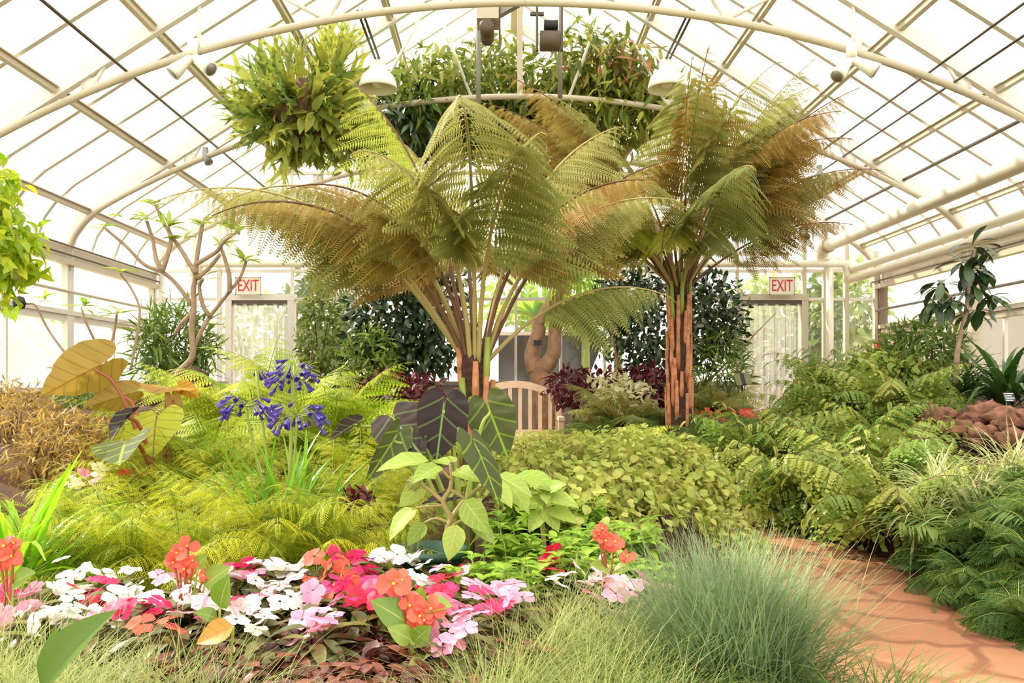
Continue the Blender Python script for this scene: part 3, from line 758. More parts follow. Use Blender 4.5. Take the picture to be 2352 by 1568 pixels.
# azimuth (270 is towards the camera), elevation, bend, length, side branch length, material
LF = [(268, 90, 138, 2.0, .60, 0), (180, 74, 122, 2.0, .52, 0), (186, 60, 88, 2.05, .48, 0), (168, 56, 62, 1.95, .46, 0), (8, 47, 72, 1.2, .42, 0), (150, 80, 42, 1.95, .52, 1), (120, 76, 55, 1.9, .5, 1), (290, 84, 95, 1.5, .5, 0), (240, 82, 100, 1.5, .5, 0), (30, 80, 60, 1.8, .55, 0),
      (20, 66, 52, 1.75, .42, 2), (60, 70, 70, 1.7, .44, 2), (100, 75, 75, 1.7, .44, 2), (130, 62, 80, 1.6, .42, 2), (215, 78, 105, 1.5, .42, 2), (335, 80, 95, 1.45, .40, 2), (355, 74, 90, 1.5, .42, 0), (200, 66, 100, 1.7, .42, 2)]
tree_fern(1092, 815, 4.5, .085, 'shorter tree fern with stubby orange trunk behind the black taro leaves', LF, ('lf_treefern', 'lf_treefern_green_lit', 'lf_treefern_brown'), 20)
RF = []
for k in range(20):
    az = k*137.5 % 360; e = (84, 66, 48, 75, 57)[k % 5]
    RF.append((az, e, (78, 82, 70, 88, 84)[k % 5], (2.15, 2.05, 1.9, 2.1, 2.0)[k % 5], .62, (0, 2, 0, 2, 1)[k % 5]))
RF += [(180, 64, 55, 2.6, .62, 2), (192, 70, 55, 2.5, .6, 2), (170, 58, 50, 2.5, .6, 0), (186, 54, 62, 2.2, .58, 2), (15, 72, 45, 2.3, .6, 0), (345, 68, 50, 2.3, .6, 2), (30, 62, 55, 2.35, .62, 2), (0, 56, 66, 2.2, .6, 2), (160, 72, 50, 2.25, .62, 2), (200, 74, 60, 2.2, .62, 0), (350, 76, 40, 2.35, .6, 0), (272, 82, 46, 2.05, .55, 2), (200, 60, 140, 1.35, .46, 0), (225, 64, 150, 1.35, .46, 1), (250, 64, 150, 1.3, .46, 1), (285, 62, 150, 1.2, .44, 0), (12, 52, 52, 2.0, .5, 0), (5, 40, 50, 1.75, .46, 2), (178, 66, 58, 1.85, .5, 2), (170, 50, 66, 1.75, .5, 2), (350, 60, 70, 1.9, .5, 0)]
tree_fern(1560, 650, 7.5, .10, 'taller tree fern with dense brown crown and peeling orange trunk near the walk', RF, ('lf_treefern', 'lf_treefern_green_lit', 'lf_treefern_brown'), 52)

# ------------------------------------------------------------------ trees behind
def limb(g, pts, Y, n=10):
    P = np.array([np.r_[at(p[0], p[1], Y+(p[3] if len(p) > 3 else 0)), p[2]] for p in pts])
    C = curve(P, 6); return g.tube(C[:, :3], np.maximum(C[:, 3], .004), n)
tr = thing('twisted_tree', 'tall smooth trunk tree with looping forked limbs behind the wooden bench', 'tree', (at(1250, 900, 10.7)[0], 10.7, gz(.5, 10.7)))
o0 = np.array(tr.location)
def relG(g, o):
    for V in g.V: V -= np.array(o)
    return g
g = limb(G(), [(1256, 1010, .17), (1250, 900, .15), (1240, 865, .13), (1232, 840, .12)], 10.7, 14); tk = part('trunk', relG(g, o0), 'bark_smooth', tr)
for pts in ([(1232, 850, .12), (1222, 820, .10), (1228, 785, .085), (1238, 760, .09), (1236, 745, .08), (1252, 715, .07), (1268, 680, .062), (1274, 640, .06)],
            [(1236, 850, .12), (1256, 838, .11), (1272, 810, .095), (1274, 775, .085), (1277, 720, .08), (1279, 650, .08), (1274, 590, .08), (1262, 530, .075), (1246, 480, .07), (1235, 430, .06), (1215, 360, .05), (1190, 290, .04, .2)],
            [(1276, 600, .07), (1318, 575, .075), (1342, 535, .085), (1368, 490, .08), (1385, 440, .08), (1402, 395, .075), (1450, 330, .06), (1500, 270, .05, -.2)],
            [(1402, 400, .06), (1380, 330, .05), (1340, 260, .04), (1330, 200, .03)], [(1235, 440, .05), (1290, 330, .04), (1300, 250, .03)], [(1215, 370, .05), (1120, 300, .04), (1040, 250, .03)], [(1450, 330, .05), (1540, 300, .04), (1590, 290, .03)]):
    part('limb', relG(limb(G(), pts, 10.7, 12), o0), 'bark_smooth', tr)
Tl = leafT(.24, 'lance', 4, .12, .4)
for (px, py, rx, ry, n, mt) in ((1130, 180, .75, .55, 900, 'lf_canopy'), (1380, 150, .85, .5, 1100, 'lf_canopy'), (1540, 200, .8, .5, 1000, 'lf_canopy'), (1250, 240, .8, .35, 800, 'lf_canopy'), (1640, 250, .7, .4, 650, 'lf_canopy'),
                                (1000, 200, .6, .45, 600, 'lf_canopy'), (1460, 165, .8, .4, 380, 'lf_canopy_rust'), (1120, 270, .8, .3, 700, 'lf_mid'), (1330, 320, .7, .35, 500, 'lf_canopy'), (950, 250, .5, .4, 400, 'lf_mid'), (860, 260, .6, .45, 520, 'lf_canopy'), (960, 300, .6, .4, 520, 'lf_dark'), (790, 320, .5, .35, 380, 'lf_canopy'), (1180, 300, .6, .3, 450, 'lf_dark'), (1420, 260, .8, .45, 600, 'lf_canopy'), (1060, 310, .6, .3, 450, 'lf_canopy')):
    c = at(px, py, 9.9 if (px > 1300 or px < 1040) else 10.5); g = cloud(G(), c, (rx, .75, ry), n, Tl, .2, .6, .8, .4, .25, clip=inroof)
    part('foliage', relG(g, o0), mt, tr)
g = G(); p = at(1235, 787, 10.55); g.box(p-[.05, .01, .035], p+[.05, .004, .035]); 
single('trunk_tag', g, 'black_plastic', 'small black name tag strapped to the smooth forked trunk', 'tag', smooth_=False)
# scarlet bromeliad and hanging strap leaves on the limbs
p = at(1300, 575, 10.4); e = thing('bromeliad', 'scarlet bromeliad perched in the fork of the smooth trunk tree', 'bromeliad', p)
D = nrm(np.c_[R.randn(26, 2)*.7, .5+R.rand(26)]); part('flower_spike', blades(G(), np.zeros((26, 3)), D, .17, .03, .6, 4, 3), 'pt_scarlet', e)
D = nrm(np.c_[R.randn(30, 2), .5*R.rand(30)]); part('leaf_rosette', blades(G(), np.zeros((30, 3)), D, .42, .028, 1.8, 6, 3), 'lf_strap_bright', e)
p = at(1320, 680, 10.5); e = thing('strap_fern', 'hanging yellow green strap fern below the scarlet bromeliad', 'fern', p)
D = nrm(np.c_[R.randn(60, 2), .5*R.rand(60)]); part('foliage', blades(G(), np.array([0, 0, .25])+R.randn(60, 3)*.06, D, .6, .035, 2.2, 6, 3), 'lf_strap_bright', e)
# staghorn fern ball hung from the roof
p = at(690, 245, 8.5); e = thing('staghorn_fern', 'large staghorn fern ball hanging under the roof at the edge of the canopy', 'fern', p)
def antler(g, P, D, L, W):
    N = nrm(np.cross(D, R.randn(3))); S = nrm(np.cross(D, N)); q = P
    w0 = W*.35
    segs = [(P, D, L*.62, w0, W)]
    for sg in (-1, 1): segs.append((P+D*L*.6, nrm(D+S*sg*.55), L*.3, W*.55, W*.32))
    for sg in (-1, 1):
        b = P+D*L*.6+nrm(D+S*sg*.55)*L*.28
        for s2 in (-.5, .5): segs.append((b, nrm(D+S*(sg*.55+s2)+[0, 0, -.2]), L*.24, W*.3, W*.05))
    r = R.rand()
    for (b, d, l, wa, wb) in segs:
        s = nrm(np.cross(d, N)); V = [b-s*wa/2, b+s*wa/2, b+d*l*.5+s*(wa+wb)/4+N*.01, b+d*l*.5-s*(wa+wb)/4+N*.01, b+d*l+s*wb/2, b+d*l-s*wb/2]
        g.add(V, [[0, 1, 2, 3], [3, 2, 4, 5]], [(-1, 0, r), (1, 0, r), (1, .5, r), (-1, .5, r), (1, 1, r), (-1, 1, r)])
g = G()
for k in range(125):
    d = nrm(R.randn(3)*[1, 1, .9]+[0, 0, .15]); antler(g, d*np.array([.34, .25, .3])*(.6+.7*R.rand()), nrm(d+[0, 0, .5]), .26+.34*R.rand(), .11)
for k in range(75):
    d = nrm(R.randn(3)+[0, 0, .2]); c_ = np.array([(.3, .05, .26), (-.32, 0, -.12), (.2, 0, -.3)][k % 3]); antler(g, c_+d*np.array([.16, .14, .14]), nrm(d+[0, 0, .5]), .24+.3*R.rand(), .1)
part('foliage', g, 'lf_stag', e)
g = G(); cloud(g, (.1, 0, -.12), (.56, .4, .4), 420, leafT(.4, 'ovate', 4, .1, .3), .2, .8, .5, .5, .5); part('shield_leaf_mass', g, 'lf_canopy', e)
g = G().blob((0, 0, -.05), (.33, .28, .3), 3, .2); part('root_ball', g, 'bark_brown', e)
g = G(); top = roof_z(p[0]-CX)-p[2]-.07
for a in (0, 2.1, 4.2): g.rod((.2*math.cos(a), .2*math.sin(a), .1), (0, 0, top), .006)
part('hanging_wire', g, 'steel_dark', e)
# dark shrubs against the rear glass
def shrub(name, label, cat, px, py, Y, r, n, T, size, mat, st='bark_brown', nst=5, out=.8, up=.6, droop=.2, shell=.45, extra=(), group=None, r0=.02, clip=None, base=None):
    c = at(px, py, Y); bx = c[0] if base is None else base; z0 = gz(bx, Y) if Y < YB else -.1
    e = thing(name, label, cat, (bx, Y, z0), group=group); o = np.array(e.location)
    g = cloud(G(), c-o, r, n, T, size, out, up, droop, shell)
    for (dx, dy, dz, rr, nn) in extra: cloud(g, c-o+np.array([dx, dy, dz]), rr, nn, T, size, out, up, droop, shell)
    part('foliage', g, mat, e)
    if nst: part('stem', stems((0, 0, -.05), [c-o+R.randn(3)*np.array(r)*.4 for _ in range(nst)], r0, .006, .06), st, e)
    return e
T_ov = leafT(.46, 'ovate', 4, .12, .25); T_ln = leafT(.2, 'lance', 4, .15, .35); T_rd = leafT(.85, 'oval', 4, .12, .2); T_thin = leafT(.12, 'lance', 3, .1, .3)
shrub('camellia_bush', 'large glossy dark green bush behind the shorter tree fern', 'shrub', 900, 745, 10.6, (.62, .5, .85), 1500, T_ov, .13, 'lf_dark', extra=((.55, 0, .1, (.5, .4, .8), 900), (-.2, .1, -.5, (.5, .4, .5), 500)), nst=9, r0=.025)
e = shrub('multi_stem_tree', 'dense dark round crowned tree with thin tan stems behind the taller tree fern', 'tree', 1530, 740, 10.0, (.98, .6, .72), 2300, T_ov, .10, 'lf_dark', 'bark_smooth', 9, extra=((-.5, 0, .25, (.45, .4, .4), 500), (.55, 0, .1, (.5, .4, .55), 600)), r0=.028, base=at(1490, 800, 10.0)[0])
shrub('glass_side_vine', 'yellow green leafy climber on the rear glass between door and dark bush', 'climber', 735, 770, 11.1, (.33, .2, .8), 800, T_ov, .10, 'lf_mid', nst=4)
shrub('white_flowering_shrub', 'shrub peppered with pale flowers on the rear glass beside the dark bush', 'shrub', 800, 790, 11.0, (.22, .2, .5), 420, T_ov, .08, 'lf_haze', nst=3)
shrub('willow_leaf_shrub', 'narrow leaved green shrub below the glossy dark bush', 'shrub', 850, 830, 10.0, (.35, .3, .45), 650, T_ln, .16, 'lf_mid', nst=5)
shrub('door_side_shrub', 'feathery green shrub between the taller tree fern trunk and the plaque', 'shrub', 1650, 850, 9.6, (.36, .35, .5), 900, T_thin, .16, 'lf_mid', nst=5)
shrub('oleander_bush', 'narrow leaved bush with many stems behind the branching plumeria', 'shrub', 400, 810, 7.6, (.4, .35, .42), 900, T_thin, .18, 'lf_fern_dark', nst=9, up=.9, extra=((.0, 0, .15, (.36, .3, .35), 500),))
shrub('corner_conifer', 'small dark feathery bush below the brown taro leaf', 'shrub', 195, 890, 5.6, (.2, .2, .2), 500, T_thin, .10, 'lf_fern_dark', nst=3)
# ------------------------------------------------------------------ plumeria trees
def plumeria(label, Y, branches, tips, r, mat='bark_grey', lsz=.17):
    b0 = branches[0][0]; p0 = at(b0[0], b0[1], Y); z0 = gz(p0[0], Y)
    e = thing('plumeria', label, 'tree', (p0[0], Y, z0)); o = np.array(e.location)
    for i_, br in enumerate(branches):
        dz = np.cumsum(R.randn(len(br))*.03) if i_ else np.zeros(len(br))
        br = [(q[0], q[1], r*(1 if i_ == 0 else .72)*(1-.45*k/len(br)), dz[k]) for k, q in enumerate(br)]
        if i_ == 0:
            g = G(); P = [np.r_[p0[0], Y, z0-.05, r*1.1]]+[np.r_[at(q[0], q[1], Y+q[3]), q[2]] for q in br]; C = curve(np.array(P), 6); g.tube(C[:, :3], C[:, 3], 9)
        else: g = limb(G(), br, Y, 8)
        part('trunk' if i_ == 0 else 'branch', relG(g, o), mat, e)
    T = leafT(.26, 'lance', 5, .18, .3)
    for (px, py, k) in tips:
        P = np.tile(at(px, py, Y)-o, (k, 1))+R.randn(k, 3)*.012; D = nrm(np.c_[R.randn(k, 2), .25+.6*R.rand(k)])
        part('leaf_tuft', inst(G(), T, frames(P, D, [0, 0, 1], lsz*(.7+.5*R.rand(k)))), 'lf_plumeria', e)
    return e
plumeria('bare branching plumeria with small leaf tufts in front of the strip curtain door', 6.6,
         [[(400, 880), (417, 848), (442, 817), (440, 758), (445, 707), (444, 665), (450, 631), (451, 603), (458, 555), (465, 515)],
          [(441, 700), (405, 652), (372, 624), (331, 607), (289, 565), (238, 521)], [(372, 624), (384, 590), (392, 545), (372, 505), (358, 470)], [(372, 620), (358, 593), (351, 552), (337, 507)],
          [(449, 628), (413, 569), (396, 545), (385, 520)], [(451, 606), (478, 590), (499, 576), (517, 552), (545, 532)], [(444, 800), (458, 770), (482, 727), (527, 669), (551, 638), (565, 600)],
          [(482, 727), (466, 700), (458, 660), (466, 640)], [(527, 672), (527, 638), (517, 596), (505, 560)], [(452, 640), (480, 615), (505, 585)], [(440, 720), (415, 745), (400, 770)]],
         [(238, 521, 5), (358, 470, 9), (337, 507, 5), (385, 520, 8), (465, 515, 8), (545, 532, 8), (565, 600, 9), (466, 640, 4), (505, 560, 6), (290, 500, 4), (510, 520, 6), (420, 545, 5)], .027)
e = plumeria('slender pale stemmed plumeria rising behind the brown taro leaf', 5.2,
         [[(262, 905), (250, 850), (238, 815)], [(262, 900), (190, 850), (151, 812), (110, 755), (82, 702), (60, 697)], [(238, 815), (222, 790), (200, 745), (186, 705)], [(238, 815), (258, 780), (266, 740), (268, 720)], [(300, 850), (316, 760), (320, 706), (300, 660), (276, 628)]],
         [(90, 690, 6), (186, 700, 7), (268, 722, 8), (276, 626, 5), (218, 730, 6)], .013, lsz=.13)
g = G(); g.lathe([(0, .045), (.028, .035), (.04, 0), (.03, -.035), (0, -.045)], 14); p = at(44, 695, 5.2); o = part('seed_pod', relG(g, np.array(e.location)-p), 'black_plastic', e)
# citrus bough at the left edge
p = at(-60, 520, 4.4); e = thing('citrus_tree', 'bright yellow green citrus bough leaning in at the far edge', 'tree', (p[0]-.1, 4.4, gz(p[0], 4.4))); o = np.array(e.location)
T = leafT(.42, 'ovate', 5, .18, .35)
g = G()
for (px, py, rx, rz_, n) in ((-10, 430, .14, .2, 130), (20, 560, .17, .2, 210), (-40, 500, .2, .35, 220), (-10, 640, .1, .08, 60), (40, 600, .12, .1, 70), (5, 690, .06, .03, 22)):
    cloud(g, at(px, py, 4.3)-o, (rx, .2, rz_), n, T, .085, .5, .7, .5, .2)
part('foliage', g, 'lf_citrus', e)
part('trunk', stems((-.25, 0, -.05), [at(-50, 560, 4.3)-o, at(-80, 440, 4.3)-o], .03, .012, .01), 'bark_brown', e)
g = G()
for t_ in ((20, 600), (10, 480), (35, 540), (-5, 650)): g.rod(at(-50, 560, 4.3)-o, at(t_[0], t_[1], 4.25)-o, .006)
part('branch', g, 'bark_brown', e)
for px, py in ((35, 632), (-8, 585)):
    g = G(); g.lathe([(0, .032), (.02, .026), (.031, 0), (.02, -.026), (0, -.03)], 14); part('fruit', relG(g, o-at(px, py, 4.25)), 'seed_pod', e)
# small tree on the right glass, and its neighbours
e = thing('umbrella_tree', 'small thin stemmed tree with whorled dark leaves against the far side windows', 'tree', (at(2195, 800, 6.4)[0], 6.4, gz(at(2195, 800, 6.4)[0], 6.4))); o = np.array(e.location)
part('trunk', relG(limb(G(), [(2195, 880, .022), (2200, 800, .02), (2218, 720, .017), (2228, 640, .014), (2240, 570, .01)], 6.4), o), 'bark_grey', e)
part('branch', relG(limb(G(), [(2215, 730, .012), (2190, 690, .01), (2160, 660, .008)], 6.4), o), 'bark_grey', e)
part('branch', relG(limb(G(), [(2222, 690, .012), (2250, 670, .01), (2275, 680, .008)], 6.4), o), 'bark_grey', e)
for (px, py, k) in ((2240, 565, 11), (2225, 620, 12), (2160, 655, 13), (2275, 680, 11), (2235, 655, 12), (2190, 690, 11), (2215, 600, 9), (2260, 620, 9), (2140, 690, 8), (2245, 715, 9)):
    P = np.tile(at(px, py, 6.4)-o, (k, 1))+R.randn(k, 3)*.015; D = nrm(np.c_[R.randn(k, 2), .5*R.randn(k)-.15])
    part('leaf_whorl', inst(G(), leafT(.34, 'obov', 5, .12, .5), frames(P, D, [0, 0, 1], .2*(.7+.5*R.rand(k)))), 'lf_dark', e)

# ------------------------------------------------------------------ bench and rocks
bx, bY = at(1183, 880, 9.9)[0], 9.9
b = thing('garden_bench', 'pale wooden garden bench with arched slatted back behind the taro leaves', 'bench', (bx, bY, gz(bx, bY)))
bw = .52; zb = gz(bx, bY)
H0 = at(0, 905, bY)[2]-zb; H1 = at(0, 874, bY)[2]-zb
xs = np.linspace(-bw, bw, 17); top = H0+(H1-H0)*(1-(xs/bw)**2)
g = G()
V = np.array([[x, y, z+dz] for x, z in zip(xs, top) for y, dz in ((-.02, -.085), (.02, -.085), (.02, 0), (-.02, 0))])
i = np.arange(16)[:, None]*4; jj = np.arange(4)[None]
g.add(V, np.stack([i+jj, i+(jj+1) % 4, i+4+(jj+1) % 4, i+4+jj], -1).reshape(-1, 4)); part('top_rail', g, 'bench_wood', b, smooth_=False)
for x in np.linspace(-bw+.1, bw-.1, 8):
    zt = H0+(H1-H0)*(1-(x/bw)**2)-.07; g = G(); g.box((x-.022, -.012, .42), (x+.022, .012, zt)); part('back_slat', g, 'bench_wood', b, smooth_=False)
for sx in (-1, 1):
    g = G(); g.box((sx*bw-.035, -.03, -.02), (sx*bw+.035, .03, H0-.01)); part('leg', g, 'bench_wood', b, smooth_=False)
    g = G(); g.box((sx*bw-.03, -.5, -.02), (sx*bw+.03, -.44, .6)); part('leg', g, 'bench_wood', b, smooth_=False)
    g = G(); g.box((sx*bw-.035, -.54, .6), (sx*bw+.035, 0, .64)); part('armrest', g, 'bench_wood', b, smooth_=False)
for y in (-.48, -.38, -.28, -.18, -.08):
    g = G(); g.box((-bw, y-.042, .4), (bw, y+.042, .43)); part('seat_slat', g, 'bench_wood', b, smooth_=False)
g = G(); g.box((-bw, -.015, .4), (bw, .015, .47)); g.box((-bw, -.5, .32), (bw, -.47, .4)); part('rail', g, 'bench_wood', b, smooth_=False)
def rocks(lst, group, mat):
    for i_, (px, py, Y, r, lab) in enumerate(lst):
        p = at(px, py, Y); g = G().blob((0, 0, 0), r, i_*1.7+R.rand()*9, .5, 26, 2.6)
        o = single('lava_rock', g, mat, lab, 'rock', group); o.location = tuple(p); o.rotation_euler = (0, 0, R.rand()*6)
rocks([(1590, 1135, 6.75, (.2, .16, .10), 'porous red lava rock on the bed edge below the grey blank label'), (1655, 1110, 6.75, (.22, .16, .11), 'long red lava rock on the bed edge below the taller tree fern'), (1540, 1085, 6.9, (.16, .14, .09), 'small lava rock tucked under the round leaf creeper edge'),
       (1625, 1160, 6.5, (.2, .14, .06), 'flat dark stone at the foot of the lava rocks'), (1700, 1165, 6.6, (.22, .14, .07), 'flat dark stone where the hanging fern meets the walk'), (1680, 1140, 6.7, (.16, .15, .1), 'rounded lava rock between two flat stones by the walk'),
       (1585, 1205, 5.5, (.14, .12, .09), 'tan rough rock at the walk edge beside the creeper'), (1555, 1180, 5.4, (.1, .1, .08), 'small tan rock half hidden by creeper leaves')], 'lava rocks edging the walk', 'rock')
rocks([(2150, 958, 5.9, (.15, .13, .08), 'pink lava rock highest above the maidenhair'), (2205, 985, 5.7, (.14, .12, .07), 'pink lava rock just above the tallest striped grass'), (2262, 955, 5.7, (.15, .12, .09), 'tilted pink lava rock left of the black plant label'.replace('left of', 'next to')), (2322, 965, 5.5, (.14, .12, .08), 'lava rock directly under the black plant label'), (2110, 1005, 5.8, (.12, .1, .07), 'dark lava rock lowest of the slope pile'), (2260, 1000, 5.5, (.12, .1, .07), 'small lava rock between striped grass and label'), (2335, 1010, 5.3, (.12, .1, .07), 'small lava rock at the far edge of the slope')], 'lava rocks on the slope', 'rock')
rocks([(432, 880, 6.9, (.2, .18, .12), 'brown stacked rock at the top of the pile below the plumeria'), (440, 915, 6.8, (.17, .16, .1), 'brown stacked rock at the bottom of the pile below the plumeria'), (400, 905, 6.7, (.18, .16, .1), 'dark rock behind the amber taro leaf'), (350, 920, 6.6, (.2, .16, .1), 'dark rock behind the lime taro leaf')], 'rock pile below the plumeria', 'rock_dark')

# ------------------------------------------------------------------ taro plants
def taro_template():
    ph = np.radians([0, 12, 28, 50, 75, 100, 125, 145, 158, 168, 176, 180]); rr = [.74, .62, .52, .455, .41, .39, .40, .41, .385, .30, .17, .09]
    n = 40; a = np.linspace(-np.pi, np.pi, n, endpoint=False); out = np.interp(np.abs(a), ph, rr)
    m = 9; V = [[0, 0, 0]]; A = [(0, .36)]; F3 = []
    for k in range(1, m+1):
        f = k/m
        for t, r in zip(a, out):
            x = math.sin(t)*r*f; y = math.cos(t)*r*f
            quilt = .012*math.sin((y-.3*abs(x))*26)*min(1, abs(x)*6)
            z = .10*abs(x)-.10*max(y, 0)**2-.22*max(-y, 0)**1.5+quilt+.012*math.sin(t*9)*f*f
            V.append([x, y, z]); A.append((x/.42, (y+.36)/1.1))
    F4 = []
    for k in range(m-1):
        for i in range(n): F4.append([1+k*n+i, 1+(k+1)*n+i, 1+(k+1)*n+(i+1) % n, 1+k*n+(i+1) % n])
    for i in range(n): F4.append([0, 1+i, 1+(i+1) % n, 0])
    tri = [f[:3] for f in F4 if f[3] == 0 and f[0] == 0]; F4 = [f for f in F4 if not (f[3] == 0 and f[0] == 0)]
    return np.array(V), np.array(F4), np.array(tri), np.array(A)
TV, T4, T3, TA = taro_template()
def rotx(v, ax, t):
    return v*math.cos(t)+np.cross(ax, v)*math.sin(t)+np.outer(v@ax, ax)*(1-math.cos(t))
def taro(label, Y, base, leaves, stemmat, sr=.008):
    """leaves: (attach px, tip px, depth of attach, depth of tip, face normal, width factor, material, rim roll)"""
    b = at(base[0], base[1], Y); z0 = gz(b[0], Y); e = thing('elephant_ear', label, 'elephant ear', (b[0], Y, z0)); o = np.array(e.location)
    for (ap, tp, ya, yt, N, wf, mat, roll, *fold) in leaves:
        P = at(ap[0], ap[1], ya); Q = at(tp[0], tp[1], yt); D = Q-P; s = np.linalg.norm(D)/.76
        V = TV.copy(); V[:, 0] *= wf
        if roll: V[:, 2] += roll*np.abs(TV[:, 0])**1.5; V[:, 0] *= (1-.35*abs(roll)*np.abs(TV[:, 0]))
        if fold:
            sel = V[:, 0]*fold[0] > 0; V[sel] = rotx(V[sel], np.array([0, 1., 0]), fold[1])
        M = frames(P[None], D[None], np.array(N, float)[None], [s])[0]
        W = V@M[:3, :3].T+P-o; r = R.rand(); A = np.c_[TA, np.full(len(TA), r)]
        g = G(); g.add(W, T4, A); g.t.append(T3); part('leaf', g, mat, e)
        base3 = np.array([R.randn()*.02, R.randn()*.02, -.03]); a3 = P-o
        mid = base3*.35+a3*.65+np.array([0, .0, .05])+np.array([0, 0, .16])*min(1, np.linalg.norm(a3))*.6
        C = curve(np.array([np.r_[base3, sr*1.5], np.r_[mid, sr], np.r_[a3, sr*.7]]), 8)
        g = G(); g.tube(C[:, :3], C[:, 3], 8); part('petiole', g, stemmat, e)
    return e
taro('black leaved elephant ear with pale green veins at the centre of the bed', 3.4, (1070, 1210),
     [((1018, 942), (1002, 1062), 3.36, 3.3, (.05, -1, .12), .92, 'lf_black', 0), ((1126, 946), (1166, 1052), 3.46, 3.42, (-.1, -1, .05), .95, 'lf_dusk', 0),
      ((913, 972), (972, 1050), 3.42, 3.25, (-.35, -.75, .75), .9, 'lf_black', 0), ((1098, 1036), (1152, 1160), 2.8, 2.72, (.5, -.8, .3), .85, 'lf_dusk', -.8, 1, -.9),
      ((903, 1012), (842, 1108), 3.3, 3.2, (.7, -.6, .45), .6, 'lf_dusk', .5), ((812, 975), (752, 1010), 3.7, 3.6, (.3, -.4, .9), .5, 'lf_black', .4), ((1032, 1142), (962, 1160), 3.25, 3.15, (0, -.5, 1), .5, 'lf_black', 0)], 'stem_green', .009)
taro('tall brown leaved elephant ear with red petioles at the sunny side', 3.9, (382, 1130),
     [((216, 846), (82, 914), 3.8, 3.75, (-.3, -1, .0), .95, 'lf_taro_brown', .0, -1, -1.25), ((284, 908), (184, 940), 4.0, 3.9, (-.2, -1, .15), .75, 'lf_taro_brown', 0, -1, -1.2),
      ((358, 968), (348, 1046), 3.9, 3.7, (.12, -1, .2), 1.0, 'lf_taro_lime', 0), ((385, 890), (348, 896), 4.2, 4.0, (.1, -.4, 1), 1.5, 'lf_taro_amber', .0), ((420, 893), (460, 914), 4.3, 4.3, (0, -.7, .8), 1.0, 'lf_taro_amber', .4),
      ((398, 920), (412, 978), 4.1, 4.1, (.6, -.8, .1), .6, 'lf_taro_brown', 0), ((294, 958), (248, 1012), 3.7, 3.6, (-.5, -.8, .3), .8, 'lf_black', .5), ((286, 1020), (270, 1062), 3.5, 3.3, (.0, -.8, .5), 1.1, 'lf_dusk', .3)], 'stem_red', .009)

# ------------------------------------------------------------------ agapanthus
def agapanthus():
    b = at(655, 1190, 3.3); z0 = gz(b[0], 3.3)
    e = thing('agapanthus', 'blue flowered agapanthus with long green strap leaves', 'agapanthus', (b[0], 3.3, z0)); o = np.array(e.location)
    n = 58; a = R.rand(n)*2*np.pi; el = np.radians(52+36*R.rand(n))
    D = np.c_[np.cos(a)*np.cos(el)*1.25, np.sin(a)*np.cos(el)*.8, np.sin(el)]
    P = np.c_[R.randn(n, 2)*.045, np.zeros(n)]
    part('foliage', blades(G(), P, D, .42+.22*R.rand(n), .024, .25+1.0*R.rand(n)**2, 8, 3, .15), 'lf_strap', e)
    tv = np.linspace(0, 1, 6); rr = [.0012, .0016, .0028, .004, .0070, .0095]
    fl = G(); fl.lathe(list(zip(rr, tv*.05)), 7)
    V = np.concatenate(fl.V); fl.A = [np.c_[np.full(len(V), .3), V[:, 2]/.05, np.zeros(len(V))]]
    TF = (V[:, [0, 2, 1]], fl.q[0], fl.A[0])
    for (px, py, r, n, full) in ((563, 950, .074, 30, 1), (683, 972, .09, 44, 1), (672, 888, .076, 34, 1), (588, 870, .03, 4, 0), (676, 855, .05, 12, 0)):
        c = at(px, py-18, 3.3+(.1 if py < 900 else -.05))-o
        g = G(); x0 = c*np.array([.2, .2, 0]); C = curve(np.array([np.r_[x0, .007], np.r_[c*.55+x0*.45+[0, 0, .01], .006], np.r_[c, .005]]), 6); g.tube(C[:, :3], C[:, 3], 8); part('flower_stalk', g, 'stem_green', e)
        el = np.arcsin(np.clip(R.rand(n)*1.25-.45, -1, 1)); a = R.rand(n)*2*np.pi
        d = np.c_[np.cos(a)*np.cos(el), np.sin(a)*np.cos(el), np.sin(el)]
        q = c+d*r*np.array([1, 1, .75])*(.7+.3*R.rand(n))[:, None]
        g = G(); inst(g, TF, frames(q, d+np.array([0, 0, -.9]), R.randn(n, 3), .85+.3*R.rand(n)))
        h = part('flower_head', g, 'pt_violet', e)
        g = G()
        for t in q: g.rod(c, t, .0012, 4)
        part('pedicel', g, 'stem_green', h)
agapanthus()
# strap leaved clumps
def strap_clump(name, label, px, py, Y, n, L, W, mat, bend, e0, cat='strap leaf plant', spread=1., group=None, cols=3, basez=None):
    b = at(px, py, Y); z0 = gz(b[0], Y) if basez is None else basez
    e = thing(name, label, cat, (b[0], Y, z0), group=group)
    a = R.rand(n)*2*np.pi; el = np.radians(e0[0]+(e0[1]-e0[0])*R.rand(n)); D = np.c_[np.cos(a)*np.cos(el)*spread, np.sin(a)*np.cos(el)*spread, np.sin(el)]
    P = np.c_[R.randn(n, 2)*.03*spread, np.zeros(n)-.01]
    part('foliage', blades(G(), P, D, L*(.65+.5*R.rand(n)), W, bend[0]+(bend[1]-bend[0])*R.rand(n), 8, cols, .12), mat, e)
    return e
strap_clump('daylily_clump', 'bright green strap leaf clump with bleached arching tips at the sunny edge of the bed', 30, 1200, 2.75, 80, .60, .036, 'lf_strap_bright', (.2, 2.1), (50, 88))
strap_clump('daylily_clump', 'smaller bright strap leaf clump behind the white impatiens and below the brown taro', 120, 1160, 3.3, 34, .42, .028, 'lf_strap_bright', (.5, 2.2), (50, 85))
strap_clump('clivia_clump', 'dark strap leaf plant high on the slope beside the pink lava rocks', 2310, 860, 6.1, 80, .62, .045, 'lf_strap_dark', (.6, 2.2), (35, 85), basez=.86)
